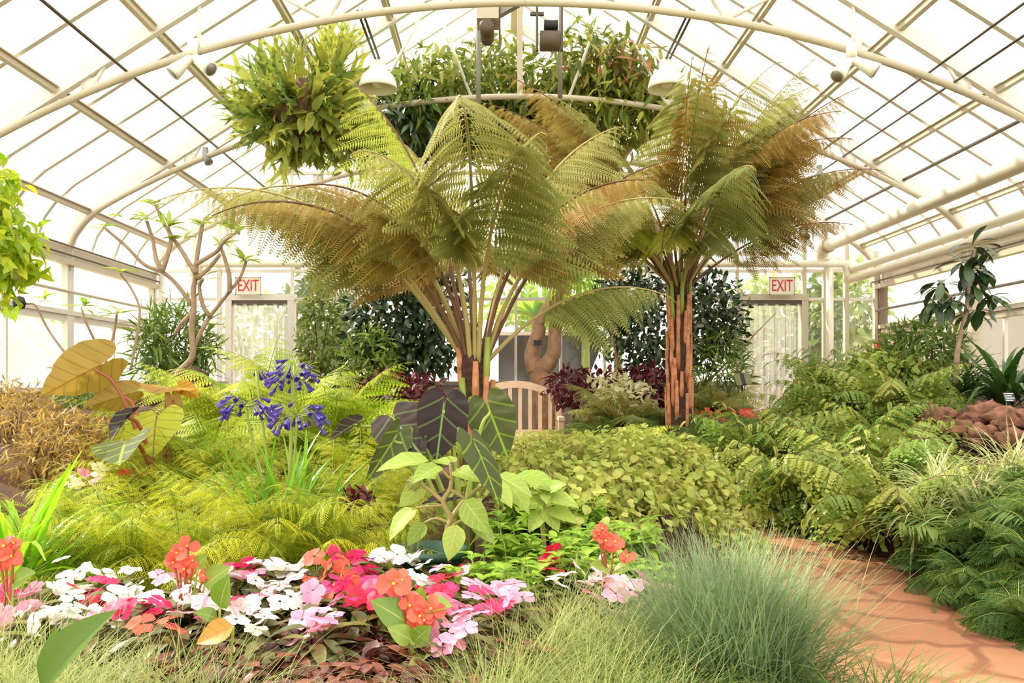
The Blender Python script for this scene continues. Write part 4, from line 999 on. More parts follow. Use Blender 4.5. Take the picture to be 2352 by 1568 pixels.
strap_clump('clivia_clump', 'dark strap leaf plant below the thin stemmed umbrella tree', 2190, 870, 6.7, 60, .55, .045, 'lf_strap_dark', (.6, 2.2), (35, 85), basez=.84)
for i_, (px, py, Y, lab) in enumerate(((2015, 825, 7.4, 'spiky rosette by the bronze corner post'), (2065, 815, 7.2, 'spiky rosette below the window sill beside a red flowered one'), (1985, 870, 7.0, 'spiky rosette above the hanging fern'))):
    b = at(px, py, Y); e = strap_clump('spiky_bromeliad', lab, px, py, Y, 40, .26, .026, 'lf_mid', (.2, .9), (25, 80), 'bromeliad', basez=b[2]-.06)
    if i_ != 2:
        D = nrm(np.c_[R.randn(14, 2)*.5, .6+R.rand(14)]); part('flower_spike', blades(G(), np.tile([0, 0, .1], (14, 1)), D, .16, .018, .4, 3, 3), 'pt_coral', e)
# striped grasses by the walk
for px, py, Y, n, lab in ((2150, 1090, 4.6, 90, 'cream striped grass clump beside the hanging fern'), (2235, 1140, 4.3, 110, 'cream striped grass clump spilling over the palm like frond'), (2300, 1085, 4.8, 90, 'cream striped grass clump below the lava rocks'), (2120, 1180, 4.35, 80, 'low cream striped grass clump at the edge of the walk'), (2335, 1040, 4.9, 70, 'cream striped grass clump highest on the slope')):
    b = at(px, py, Y)
    strap_clump('striped_grass', lab, px, py, Y, n, .42, .011, 'lf_varieg', (.5, 2.4), (25, 85), 'grass clump', 1.1, basez=max(gz(b[0], Y), b[2]-.12))

# ------------------------------------------------------------------ ferns
PT_FERN = pinT(11, .17, .075, .2, .3); PT_ASP = pinT(11, .28, .036, .45, .8, .014, ((0, .2, .8, 1), (.6, 1, .8, .3))); T_SWORD = leafT(.16, 'lance', 3, .1, .2)
PT_ADI = fanT(6, .27, .5, W=1.15); PT_ADI2 = fanT(5, .30, .85, W=1.15)
def fern_plant(name, label, loc, n, L, pin, T, npin, mat, e0=(45, 80), bend=(60, 110), prof='lance', t0=.12, cat='fern', group=None, stem='stem_green', pd=.2, rr=(.004, .0012), az0=0., azr=360., sweep=.45, merge=False):
    e = thing(name, label, cat, loc, group=group); GF, GS = G(), G()
    for k in range(n):
        f = R.rand(); a, b = frond(L*(.75+.4*R.rand()), math.radians(e0[0]+(e0[1]-e0[0])*f), math.radians(bend[0]+(bend[1]-bend[0])*R.rand()), npin, pin, T, t0, prof, sweep, pd, 1.4, .1, rr, side=.1*R.randn())
        az = math.radians(az0+azr*(k+.5*R.rand())/n)
        if merge:
            M = np.array(Matrix.Rotation(az-math.pi/2, 4, 'Z')); GF.join(a, M); GS.join(b, M); continue
        o = part('frond_foliage', a, mat, e); o.rotation_euler = (0, 0, az-math.pi/2)
        part('midrib', b, stem, o)
    if merge: part('foliage', GF, mat, e); part('stem', GS, stem, e)
    return e
def onsoil(px, py, Y, dz=0.):
    p = at(px, py, Y); return (p[0], Y, gz(p[0], Y)+dz)
def fernp(px, py, Y): 
    p = at(px, py, Y); return (p[0], Y, min(p[2], gz(p[0], Y)+.3)) 
fern_plant('lady_fern', 'tall bright yellow green fern in front of the strip curtain behind the blue flowers', onsoil(590, 930, 5.4), 17, 1.15, .30, PT_FERN, 22, 'lf_fern', (55, 84), (50, 105))
fern_plant('lady_fern', 'bright arching fern with drooping tips beside the black taro', onsoil(760, 950, 5.0), 16, 1.05, .30, PT_FERN, 22, 'lf_fern', (50, 82), (60, 120))
fern_plant('lady_fern', 'bright fern between the lime taro leaf and the blue flowers', onsoil(480, 1000, 4.4), 14, .8, .25, PT_FERN, 18, 'lf_fern', (40, 78), (50, 100))
fern_plant('sword_fern', 'coarse ribbed fern right behind the black taro leaves at the trunk of the tree fern', onsoil(960, 930, 4.9), 10, .6, .13, T_SWORD, 26, 'lf_fern', (35, 75), (50, 100), 'even')
e = fern_plant('sword_fern', 'single pale sword fern frond arching over the creeper toward the taller trunk', onsoil(1380, 1010, 5.3, .02), 5, .62, .12, T_SWORD, 26, 'lf_fern', (38, 70), (50, 75), 'even', az0=-40, azr=120)
shared = []
proto = fern_plant('asparagus_fern', 'feathery yellow green asparagus fern behind the impatiens', (0, 0, 0), 20, .48, .10, PT_ASP, 15, 'lf_asparagus', (38, 86), (50, 135), 'even', .1, 'fern', 'asparagus ferns behind the impatiens', 'stem_green', .1, (.002, .001), merge=True)
spots = [(70, 1245, 2.95), (180, 1265, 2.9), (300, 1255, 2.95), (420, 1235, 3.0), (540, 1235, 3.0), (640, 1240, 3.0), (130, 1185, 3.2), (250, 1170, 3.3), (370, 1170, 3.35), (480, 1160, 3.4), (570, 1140, 3.5), (750, 1215, 3.1), (830, 1200, 3.15), (420, 1095, 3.9), (500, 1075, 4.0), (330, 1110, 3.7), (860, 1130, 3.7), (760, 1120, 3.8), (580, 1200, 3.2), (200, 1215, 3.05), (830, 1060, 4.2), (30, 1215, 3.1)]
for i_, (px, py, Y) in enumerate(spots):
    p = at(px, py, Y); loc = (p[0], Y, gz(p[0], Y)+.0)
    if i_ == 0: proto.location = loc
    else: dup(proto, loc, i_*2.4, .85+.3*R.rand())
# fine ferns and ground cover on the far bank
proto = fern_plant('bank_fern', 'soft mid green fern on the bank below the taller tree fern', (0, 0, 0), 16, .5, .17, PT_FERN, 17, 'lf_fern_dark', (30, 78), (50, 110), group='soft ferns on the far bank', merge=True)
for i_, (px, py, Y) in enumerate(((1660, 1000, 7.6), (1720, 1010, 7.3), (1780, 1000, 7.4), (1610, 1030, 7.1), (1690, 1050, 7.0), (1760, 1060, 6.9), (1480, 1000, 7.3), (1450, 960, 8.2), (1420, 930, 8.6), (1520, 950, 8.3), (1640, 930, 8.6), (1700, 960, 8.2), (1380, 960, 7.8), (1560, 1050, 7.05), (1590, 900, 8.9), (1360, 915, 9.0), (1740, 930, 8.8), (1810, 1040, 7.0))):
    p = at(px, py, Y); loc = (p[0], Y, gz(p[0], Y)+.02)
    if i_ == 0: proto.location = loc
    else: dup(proto, loc, i_*2.1, .8+.4*R.rand())
fern_plant('hanging_tree_fern', 'low fern spreading under the taller tree fern beside the coleus', onsoil(1430, 930, 8.4), 12, .9, .3, PT_FERN, 24, 'lf_treefern', (50, 80), (60, 110))
fern_plant('hanging_tree_fern', 'low fern spreading beside the plaque post', onsoil(1640, 930, 8.6), 12, .85, .3, PT_FERN, 24, 'lf_treefern', (50, 80), (60, 110))
# maidenhair ferns hanging to the walk
proto = fern_plant('maidenhair_fern', 'large maidenhair fern with round leaflets hanging toward the walk', (0, 0, 0), 16, .72, .25, PT_ADI, 8, 'lf_adiantum', (28, 80), (70, 130), 'tri', .22, 'fern', 'maidenhair ferns on the slope by the walk', 'stem_brown', .22, (.003, .001))
proto2 = fern_plant('maidenhair_fern', 'large maidenhair fern with round leaflets hanging toward the walk', (0, 0, 0), 16, .64, .24, PT_ADI2, 8, 'lf_adiantum', (20, 75), (80, 140), 'tri', .2, 'fern', 'maidenhair ferns on the slope by the walk', 'stem_brown', .3, (.003, .001))
first = [True, True]
for i_, (px, py, Y) in enumerate(((1800, 1110, 6.1), (1870, 1080, 5.9), (1950, 1080, 5.7), (1760, 1090, 6.4), (1840, 1020, 6.4), (1920, 1010, 6.2), (2000, 1010, 6.0), (2060, 1040, 5.6), (1900, 950, 6.8), (1980, 940, 6.6), (2060, 940, 6.4), (1840, 960, 7.2), (1920, 890, 7.4), (2000, 900, 7.1), (1820, 1150, 5.75), (1900, 1150, 5.5), (1990, 1120, 5.2), (2060, 1130, 4.9), (1720, 1130, 6.5), (2100, 930, 6.2), (2040, 1180, 4.75))):
    p = at(px, py, Y); loc = (p[0], Y, max(gz(p[0], Y), p[2]-.12)); w = i_ % 2; pr = (proto, proto2)[w]
    if first[w]: pr.location = loc; first[w] = False
    else: dup(pr, loc, i_*1.9, .85+.35*R.rand())
# pale jasmine shrub and mosses on the right slope
shrub('gardenia_bush', 'mid green small leaved shrub above the maidenhair ferns under the window', 'shrub', 2120, 800, 6.9, (.36, .3, .26), 800, T_ln, .12, 'lf_fern_dark', nst=5)
shrub('gardenia_bush', 'loose small leaved shrub between the spiky rosettes and the dark strap leaves', 'shrub', 2060, 860, 6.8, (.34, .3, .2), 650, T_ov, .08, 'lf_adiantum', nst=5)
PT_MOSS = pinT(9, .3, .07, .25, .6)
proto = fern_plant('spikemoss_plant', 'dense dark green spikemoss mound beside the walk', (0, 0, 0), 34, .26, .085, PT_MOSS, 13, 'lf_moss', (15, 82), (60, 120), 'even', .1, 'spikemoss', 'spikemoss mounds beside the walk', 'stem_green', .15, (.002, .001), merge=True)
for i_, (px, py, Y) in enumerate(((2260, 1290, 3.95), (2330, 1270, 4.0), (2310, 1350, 3.6), (2380, 1330, 3.6), (2250, 1350, 3.75), (2340, 1410, 3.35), (2200, 1320, 4.05), (2330, 1200, 4.25), (2400, 1230, 4.0), (2400, 1420, 3.2), (2280, 1220, 4.3), (2170, 1270, 4.35), (2420, 1300, 3.8), (2380, 1170, 4.4), (2230, 1250, 4.3), (1760, 1150, 6.3), (1830, 1190, 5.75), (1930, 1210, 5.4))):
    p = at(px, py, Y); loc = (p[0], Y, max(gz(p[0], Y), p[2]-.16))
    if i_ == 0: proto.location = loc
    else: dup(proto, loc, i_*2.2, .9+.4*R.rand())
for i_, (x, y) in enumerate(((2.75, 3.6), (3.1, 4.2), (2.7, 2.9), (3.5, 4.9), (3.2, 3.4), (3.9, 5.5), (3.7, 4.3), (4.3, 5.2))): dup(proto, (x, y, gz(x, y)), i_*1.7, 1.25)
e = fern_plant('parlour_palm', 'small palm like frond with narrow ribs arching over the walk', (at(2230, 1245, 4.1)[0], 4.1, gz(at(2230, 1245, 4.1)[0], 4.1)), 8, .5, .17, leafT(.13, 'lance', 4, .1, .25), 20, 'lf_fern_dark', (45, 78), (60, 115), 'even', .2, 'palm', None, 'stem_green', .1)

# ------------------------------------------------------------------ round leaf creeper over the mound
def creeper(n, r, h):
    e = thing('round_leaf_creeper', 'scrambling creeper with round yellow green leaves over the mound', 'creeper', (0, 0, 0), group='round leaf creepers over the mound')
    a = R.rand(n)*2*np.pi; q = np.sqrt(R.rand(n)); x = q*np.cos(a); y = q*np.sin(a); z = h*(1-.75*q**2)*(.35+.65*R.rand(n)**.5)
    N = np.c_[x*.7, y*.7, np.ones(n)]+R.randn(n, 3)*.4; D = np.c_[np.cos(a), np.sin(a), -.3*np.ones(n)]+R.randn(n, 3)*.6
    part('foliage', inst(G(), leafT(.9, 'oval', 4, .14, .25), frames(np.c_[x*r, y*r, z], D, N, .028+.026*R.rand(n))), 'lf_climber', e)
    g = G()
    for k in range(22):
        i = R.randint(n); g.tube(curve(np.array([[0, 0, 0, 0], [x[i]*r*.5, y[i]*r*.5, h*.7, 0], [x[i]*r, y[i]*r, z[i]-.01, 0]]), 4)[:, :3], .002, 5)
    part('stem', g, 'stem_tan', e); return e
proto = creeper(420, .30, .30)
for i_, (px, py, Y) in enumerate(((1230, 1110, 3.9), (1330, 1120, 3.9), (1430, 1140, 4.0), (1500, 1160, 4.3), (1560, 1170, 4.7), (1260, 1060, 4.4), (1350, 1060, 4.5), (1440, 1085, 4.6), (1530, 1100, 5.0), (1200, 1030, 4.9), (1300, 1020, 5.0), (1390, 1030, 5.2), (1470, 1060, 5.2), (1240, 1000, 5.5), (1330, 990, 5.6), (1180, 1080, 4.2), (1585, 1185, 5.0), (1575, 1210, 4.7), (1540, 1215, 4.3), (1480, 1120, 4.2), (1400, 1170, 3.6), (1500, 1200, 3.7), (1560, 1130, 5.3), (1320, 1180, 3.4))):
    p = at(px, py, Y); loc = (p[0], Y, max(gz(p[0], Y), p[2]-.26))
    if i_ == 0: proto.location = loc
    else: dup(proto, loc, i_*2.3, .8+.4*R.rand())

for i_, (x, y) in enumerate(((.98, 3.75), (1.06, 4.15), (1.12, 4.6))): dup(proto, (x, y, gz(x, y)-.06), i_*1.7, .8)
# ------------------------------------------------------------------ thorn apple, lime shrublets
def datura():
    b = at(1030, 1230, 2.85); z0 = gz(b[0], 2.85); e = thing('thorn_apple', 'thorn apple plant with forked tan stems big soft leaves and a spiny pod', 'thorn apple', (b[0], 2.85, z0)); o = np.array(e.location)
    for pts in ([(1030, 1290, .012), (1028, 1217, .011), (1035, 1190, .010), (1018, 1152, .009), (1033, 1124, .008), (1038, 1095, .007), (1034, 1065, .005)], [(1018, 1152, .008), (990, 1128, .007), (969, 1114, .006)], [(1035, 1190, .009), (1066, 1150, .008, .03), (1100, 1120, .007, .05), (1130, 1100, .005, .05)], [(1035, 1124, .007), (1060, 1140, .005), (1090, 1160, .004)], [(1018, 1160, .005), (985, 1162, .004), (955, 1166, .003)], [(1035, 1100, .006), (1010, 1075, .004), (990, 1062, .003)], [(1030, 1200, .006), (1000, 1190, .004), (975, 1200, .003)], [(1030, 1215, .006, 0), (1060, 1195, .005, -.03), (1085, 1200, .004, -.05)]):
        part('stem', relG(limb(G(), pts, 2.85, 8), o), 'stem_tan', e)
    T = leafT(.62, 'ovate', 8, .14, .25, 5, 1., .05)
    for (a, t, ya, yt, N) in (((985, 1058), (862, 1058), 2.9, 2.85, (.1, -.35, 1)), ((1010, 1070), (948, 1092), 2.8, 2.7, (-.2, -.7, .8)), ((1028, 1068), (1000, 1040), 2.9, 3.0, (0, -.5, .9)), ((1045, 1080), (1108, 1092), 2.85, 2.75, (.1, -.6, .8)), ((1040, 1062), (1036, 1040), 2.85, 2.9, (.3, -.9, .3)),
                              ((1066, 1148), (1118, 1222), 2.78, 2.7, (-.3, -.95, .35)), ((955, 1166), (884, 1228), 2.82, 2.75, (-.55, -.6, .6)), ((975, 1110), (915, 1160), 2.95, 2.9, (.2, -.8, .5)), ((975, 1200), (935, 1250), 2.9, 2.85, (0, -.9, .4)), ((1050, 1205), (1030, 1285), 2.72, 2.66, (.05, -1, .25)), ((1140, 1092), (1230, 1125), 2.95, 2.9, (.1, -.4, 1)), ((1120, 1105), (1180, 1150), 2.9, 2.8, (.3, -.6, .7)),
                              ((1180, 1095), (1290, 1110), 3.1, 3.0, (0, -.4, 1)), ((1170, 1110), (1215, 1165), 3.05, 2.95, (.2, -.8, .5)), ((1085, 1200), (1140, 1240), 2.8, 2.75, (.2, -.6, .7)), ((1000, 1100), (960, 1060), 3.0, 3.05, (-.2, -.5, .8))):
        P = at(a[0], a[1], ya); D = at(t[0], t[1], yt)-P; part('leaf', inst(G(), T, frames((P-o)[None], D[None], np.array([N], float), [np.linalg.norm(D)])), 'lf_datura', e)
    p = at(952, 1108, 2.83); g = G(); g.blob(p-o, (.024, .024, .026), 2, .03, 16); d = nrm(R.randn(110, 3)); S = G()
    for v in d: S.tube([p-o+v*.022, p-o+v*.034], [.0022, .0003], 4, False)
    g.join(S); part('spiny_pod', g, 'seed_pod', e)
    # neighbour
    b = at(1250, 1210, 3.05); e = thing('thorn_apple', 'smaller thorn apple with upright cupped leaves beside the round leaf creeper', 'thorn apple', (b[0], 3.05, gz(b[0], 3.05))); o = np.array(e.location)
    part('stem', relG(limb(G(), [(1250, 1260, .009), (1246, 1190, .008), (1252, 1150, .006), (1250, 1115, .004)], 3.05, 8), o), 'stem_tan', e)
    for (a, t, N) in (((1250, 1125), (1215, 1095), (.4, -.7, .6)), ((1252, 1128), (1292, 1105), (-.3, -.7, .7)), ((1250, 1140), (1330, 1150), (0, -.5, 1)), ((1248, 1150), (1190, 1160), (0, -.6, .9)), ((1252, 1165), (1285, 1215), (.2, -.9, .4)), ((1246, 1175), (1215, 1215), (-.2, -.9, .4)), ((1250, 1120), (1255, 1150), (0, -1, .3)), ((1262, 1170), (1325, 1190), (.1, -.6, .8))):
        P = at(a[0], a[1], 3.05); D = at(t[0], t[1], 2.98)-P; part('leaf', inst(G(), T, frames((P-o)[None], D[None], np.array([N], float), [np.linalg.norm(D)])), 'lf_datura', e)
datura()
def lime_plant(n=9):
    e = thing('lime_sage', 'lime green bushy plant with pointed paired leaves beside the impatiens', 'bedding plant', (0, 0, 0), group='lime green bedding plants beside the impatiens')
    T = leafT(.46, 'ovate', 5, .2, .5); g = G(); h = G()
    for k in range(n):
        a = R.rand()*6.28; L = .17+.10*R.rand(); t = np.array([math.cos(a)*.10*R.rand()**.5, math.sin(a)*.10*R.rand()**.5, L]); h.rod((t[0]*.2, t[1]*.2, 0), t, .0025, 5)
        for lv in range(5):
            f = .35+.65*lv/4; p = t*f; s = (.10, .105, .10, .085, .055)[lv]
            for q in range(2 if lv < 3 else 4):
                b = a+lv*1.57+q*(math.pi if lv < 3 else 1.57)+.3*R.randn(); el = .05+.16*lv+.3*R.randn(); D = [math.cos(b), math.sin(b), el]; inst(g, T, frames([p], np.array([D]), [0, 0, 1], [s*(.85+.3*R.rand())]))
    part('foliage', g, 'lf_lime', e); part('stem', h, 'stem_green', e); return e
proto = lime_plant()
for i_, (px, py) in enumerate(((1130, 1285), (1200, 1300), (1270, 1255), (1340, 1235), (1180, 1245), (1250, 1215), (1310, 1280), (1390, 1245), (1210, 1200), (1420, 1270), (1080, 1300), (1350, 1200), (1450, 1240), (1150, 1210), (1470, 1290))):
    Y = F*.56/(py+6-VY)*1.0; p = at(px, py, Y); loc = (p[0], Y, max(.2, p[2]-.27))
    loc = (p[0], Y, gz(p[0], Y)+.0)
    if i_ == 0: proto.location = loc
    else: dup(proto, loc, i_*1.3, .85+.3*R.rand())
g = G(); g.lathe([(.11, 0), (.13, .1), (.14, .1), (.14, .125), (.12, .125), (.11, .05)], 26); p = at(985, 1262, 2.95); o = single('nursery_pot', g, 'pot_green', 'dark green plastic pot rim showing behind the white impatiens', 'pot'); o.location = (p[0], 2.95, gz(p[0], 2.95)+.06)

# ------------------------------------------------------------------ impatiens and begonias
T_pet = leafT(.95, 'petal', 4, .05, .25, 5); T_imp = leafT(.38, 'ovate', 5, .16, .4)
def blossom(mat, r=.034):
    g = G()
    for k in range(5): a = k*1.2566+.1*R.randn(); inst(g, T_pet, frames([[math.cos(a)*.004, math.sin(a)*.004, 0]], np.array([[math.cos(a), math.sin(a), .18+.1*R.randn()]]), [0, 0, 1], [r*(.9+.2*R.rand())]))
    return g.mesh('blossom', mat)
BL = {c: [blossom('pt_'+c) for _ in range(3)] for c in ('white', 'blush', 'pink', 'hot', 'red', 'coral')}
def imp_foliage():
    n = 40; a = R.rand(n)*6.28; q = R.rand(n)**.6; P = np.c_[np.cos(a)*q*.085, np.sin(a)*q*.085, .225-.12*q**2-.05*R.rand(n)]
    return inst(G(), T_imp, frames(P, np.c_[np.cos(a), np.sin(a), .25-.5*q]+R.randn(n, 3)*.25, [0, 0, 1], .075+.035*R.rand(n))).mesh('foliage', 'lf_impatiens')
IF = [imp_foliage() for _ in range(4)]
IS = stems((0, 0, -.02), [(.06*math.cos(k), .06*math.sin(k), .17) for k in range(0, 7)], .005, .003, .05).mesh('stem', 'stem_red')
NAME = {'white': 'white', 'blush': 'blush white', 'pink': 'light pink', 'hot': 'magenta pink', 'red': 'deep red', 'coral': 'coral'}
LBL = {(950, 1305): 'impatiens with a pair of large white blossoms facing the viewer', (1045, 1310): 'single deep red impatiens beside the lime green leaves', (1275, 1280): 'deep red impatiens under the lime green plants near the grass tuft', (1500, 1318): 'lilac pink impatiens half hidden behind the grass tuft', (1345, 1303): 'white impatiens with broad green leaves below the lime plants'}
def impatiens(px, py, col, nb, z=.45, rad=.058):
    nb = max(2, int(round(nb*.72)))
    Y = F*(CH-z)/(py-VY); p = at(px, py, Y); z0 = gz(p[0], Y)
    lab = LBL.get((px, py))
    e = thing('impatiens', lab or NAME[col]+' flowered impatiens in the massed flower bed', 'impatiens', (p[0], Y, z0), R.rand()*6, None if lab else NAME[col]+' impatiens in the flower bed')
    part('foliage', IF[R.randint(4)], None, e); part('stem', IS, None, e)
    for k in range(nb):
        a = k*2.4+R.rand()*.6; q = rad*math.sqrt((k+.4)/nb); o = part('blossom', BL[col][R.randint(3)], None, e)
        o.location = (q*math.cos(a), q*math.sin(a), z-z0-.01-.3*q+.015*R.randn()); o.rotation_euler = (.45*R.randn()-.0, .45*R.randn(), R.rand()*6); s = .78+.3*R.rand(); o.scale = (s, s, s)
    return e
for (px, py, c, n) in ((60, 1345, 'pink', 4), (140, 1305, 'white', 6), (165, 1330, 'white', 4), (240, 1322, 'hot', 6), (255, 1300, 'white', 4), (190, 1345, 'red', 4), (95, 1375, 'white', 5), (110, 1400, 'white', 5), (160, 1372, 'white', 5), (232, 1385, 'pink', 4), (300, 1335, 'white', 6), (340, 1350, 'white', 6), (330, 1372, 'hot', 5), (380, 1320, 'pink', 4), (385, 1365, 'hot', 5), (365, 1410, 'coral', 4), (430, 1340, 'white', 6), (455, 1365, 'blush', 5), (430, 1390, 'pink', 3), (560, 1280, 'hot', 5), (580, 1290, 'pink', 4), (612, 1275, 'white', 5), (640, 1285, 'white', 6), (685, 1282, 'white', 6), (735, 1290, 'coral', 5), (775, 1295, 'coral', 5), (622, 1320, 'blush', 6), (650, 1330, 'blush', 5), (690, 1345, 'white', 4), (740, 1352, 'pink', 5), (770, 1330, 'hot', 5), (560, 1358, 'pink', 3), (565, 1395, 'blush', 6), (610, 1375, 'white', 4), (610, 1420, 'white', 2), (745, 1398, 'pink', 6), (720, 1410, 'pink', 4), (800, 1262, 'hot', 5), (830, 1285, 'hot', 5), (845, 1262, 'pink', 3), (862, 1308, 'hot', 6), (825, 1350, 'hot', 6), (845, 1365, 'red', 5), (800, 1372, 'hot', 4), (800, 1325, 'coral', 4), (885, 1268, 'white', 6), (945, 1272, 'white', 6), (950, 1305, 'white', 3), (995, 1306, 'white', 3), (1045, 1310, 'red', 4), (1005, 1340, 'hot', 6), (970, 1348, 'red', 4), (1000, 1362, 'hot', 4), (1050, 1292, 'red', 2), (1030, 1300, 'pink', 3),
                      (1095, 1335, 'pink', 6), (1145, 1330, 'pink', 6), (1172, 1342, 'pink', 5), (1128, 1368, 'hot', 6), (1175, 1358, 'pink', 3), (1045, 1395, 'pink', 4), (1070, 1400, 'pink', 4), (1050, 1425, 'pink', 4), (1015, 1420, 'pink', 3), (1275, 1280, 'red', 5), (1265, 1295, 'red', 3), (1355, 1275, 'blush', 4), (1285, 1315, 'white', 4), (1345, 1303, 'blush', 3), (1395, 1305, 'blush', 4), (1412, 1328, 'pink', 5), (1400, 1350, 'pink', 3), (1500, 1318, 'pink', 3), (1478, 1340, 'pink', 3), (30, 1385, 'pink', 4), (20, 1330, 'coral', 4), (-20, 1360, 'hot', 5), (500, 1300, 'white', 4), (510, 1390, 'hot', 3), (900, 1360, 'hot', 3)):
    impatiens(px, py, c, n)
# bronze leaved foliage in front of the flowers
IS2 = stems((0, 0, -.02), [(.05*math.cos(k), .05*math.sin(k), .09) for k in range(0, 7)], .004, .0025, .05).mesh('stem', 'stem_red')
def bronze(n=62):
    e = thing('bronze_impatiens', 'low bronze leaved impatiens without blossoms at the front of the flower bed', 'impatiens', (0, 0, 0), group='bronze leaved plants at the front of the flower bed')
    a = R.rand(n)*6.28; q = R.rand(n)**.6; P = np.c_[np.cos(a)*q*.10, np.sin(a)*q*.10, .19-.08*q**2-.06*R.rand(n)]
    part('foliage', inst(G(), T_imp, frames(P, np.c_[np.cos(a), np.sin(a), .1-.5*q]+R.randn(n, 3)*.3, [0, 0, 1], .06+.035*R.rand(n))), 'lf_bronze', e); part('stem', IS2, None, e); return e
proto = bronze()
k = 0
for py, xs in ((1425, range(470, 760, 62)), (1455, range(430, 1130, 58)), (1490, range(380, 1140, 56)), (1525, range(420, 1020, 60)), (1440, (850, 900, 1090, 1150, 1180)), (1390, (640, 690, 880, 930, 1100, 1190))):
    for px in xs:
        z = .40 if py > 1400 else .385; Y = F*(CH-z)/(py-VY); p = at(px+R.randn()*10, py, Y); loc = (p[0], Y, gz(p[0], Y)+.005)
        if k == 0: proto.location = loc
        else: dup(proto, loc, k*1.7, .85+.3*R.rand())
        k += 1
# begonias
def begonia(label, px, py, z, blooms, leaves, leafmat_='lf_begonia'):
    Y = F*(CH-z)/(py-VY); p = at(px, py, Y); z0 = gz(p[0], Y); e = thing('begonia', label, 'begonia', (p[0], Y, z0)); o = np.array(e.location)
    for (bx_, by_, s) in blooms:
        c = at(bx_, by_, Y)-o; g = G()
        for k in range(5): a = k*1.2566+R.rand()*.5; inst(g, leafT(.95, 'petal', 5, .1, .55, 5), frames(c[None], np.array([[math.cos(a), -.45+.4*R.randn(), math.sin(a)-.2]]), np.array([[.3*R.randn(), -1., .5]]), [s*(.6+.45*R.rand())]))
        fl = part('blossom', g, 'pt_coral', e); part('yellow_eye', G().blob(c+[0, -.008, 0], (s*.09,)*3, 1, .1, 10), 'yellow_eye', fl)
        g = G(); g.tube(curve(np.array([[0, 0, 0, 0], [c[0]*.5, c[1]*.5, c[2]*.7, 0], [*c, 0]]), 5)[:, :3], .0028, 6); part('flower_stalk', g, 'stem_red', e)
    for (a, t, dy, N, mt) in leaves:
        P = at(a[0], a[1], Y+dy); D = at(t[0], t[1], Y+dy-.03)-P; part('leaf', inst(G(), leafT(.42 if 'glossy' in label else .75, 'ovate', 7, .3 if 'glossy' in label else .12, .2, 5), frames((P-o)[None], D[None], np.array([N], float), [np.linalg.norm(D)])), mt, e)
        g = G(); g.tube(curve(np.array([[0, 0, 0, 0], [*((P-o)*.5+[0, 0, .03]), 0], [*(P-o), 0]]), 5)[:, :3], .003, 6); part('petiole', g, 'stem_green', e)
begonia('coral begonia spike rising behind the white impatiens', 425, 1350, .45, ((408, 1268, .04), (432, 1252, .035), (400, 1290, .035), (445, 1285, .03), (425, 1305, .035), (470, 1320, .03)), (((455, 1300), (470, 1275), 0, (0, -1, .4), 'lf_begonia'), ((470, 1345), (520, 1300), 0, (-.3, -.9, .3), 'lf_begonia')))
begonia('coral begonia at the far sunny corner of the flower bed', 20, 1370, .45, ((12, 1252, .045), (30, 1275, .04), (2, 1285, .04), (35, 1245, .03)), (((30, 1340), (70, 1310), 0, (0, -.8, .6), 'lf_begonia'),))
begonia('coral begonia with broad striped green leaf in the middle of the flower bed', 960, 1450, .42, ((942, 1388, .04), (965, 1412, .045), (990, 1395, .04), (905, 1338, .05), (975, 1422, .035), (925, 1330, .03)), (((935, 1430), (858, 1375), .0, (-.2, -.7, .7), 'lf_begonia'), ((945, 1400), (972, 1352), .05, (.5, -.8, .2), 'lf_begonia'), ((960, 1395), (1035, 1380), .03, (0, -.5, .9), 'lf_begonia'), ((945, 1470), (895, 1440), -.03, (0, -.8, .6), 'lf_begonia'), ((950, 1475), (985, 1440), -.03, (.1, -.9, .4), 'lf_begonia')))
begonia('coral begonia spike in front of the creeper beside the grass tuft', 1395, 1330, .43, ((1382, 1212, .035), (1390, 1240, .045), (1412, 1242, .04), (1375, 1225, .03), (1440, 1275, .035)), (((1400, 1310), (1360, 1290), 0, (0, -.6, .8), 'lf_begonia'), ((1410, 1310), (1450, 1300), 0, (0, -.6, .8), 'lf_begonia')))
begonia('olive begonia leaf pair standing up among white blossoms', 500, 1400, .45, (), (((505, 1395), (515, 1325), 0, (-.35, -1, .25), 'lf_begonia'), ((500, 1420), (450, 1400), .02, (0, -.6, .8), 'lf_begonia')))
begonia('orange backed begonia leaf above the bronze foliage', 520, 1500, .42, (), (((536, 1438), (446, 1470), -.02, (-.15, -.8, .75), 'lf_begonia_orange'),))
begonia('tall glossy green begonia leaf in the pale grass at the corner', 120, 1600, .45, (), (((95, 1585), (228, 1392), -.05, (-.55, -.8, .35), 'lf_mid'), ((120, 1560), (120, 1450), .05, (.2, -.9, .4), 'lf_begonia')))
for (px, py, Y, c, lab) in ((200, 1085, 3.6, 'pink', 'pale pink impatiens beneath the brown taro'), (235, 1075, 3.6, 'white', 'white impatiens beneath the brown taro'), (300, 1080, 3.6, 'coral', 'coral impatiens beneath the lime taro leaf'), (160, 1090, 3.5, 'white', 'white impatiens beside the bright strap leaves')):
    p = at(px, py, Y); e = impatiens(px, py, c, 5, z=p[2]+.001); e['label'] = lab; e['group'] = 'impatiens below the taro'
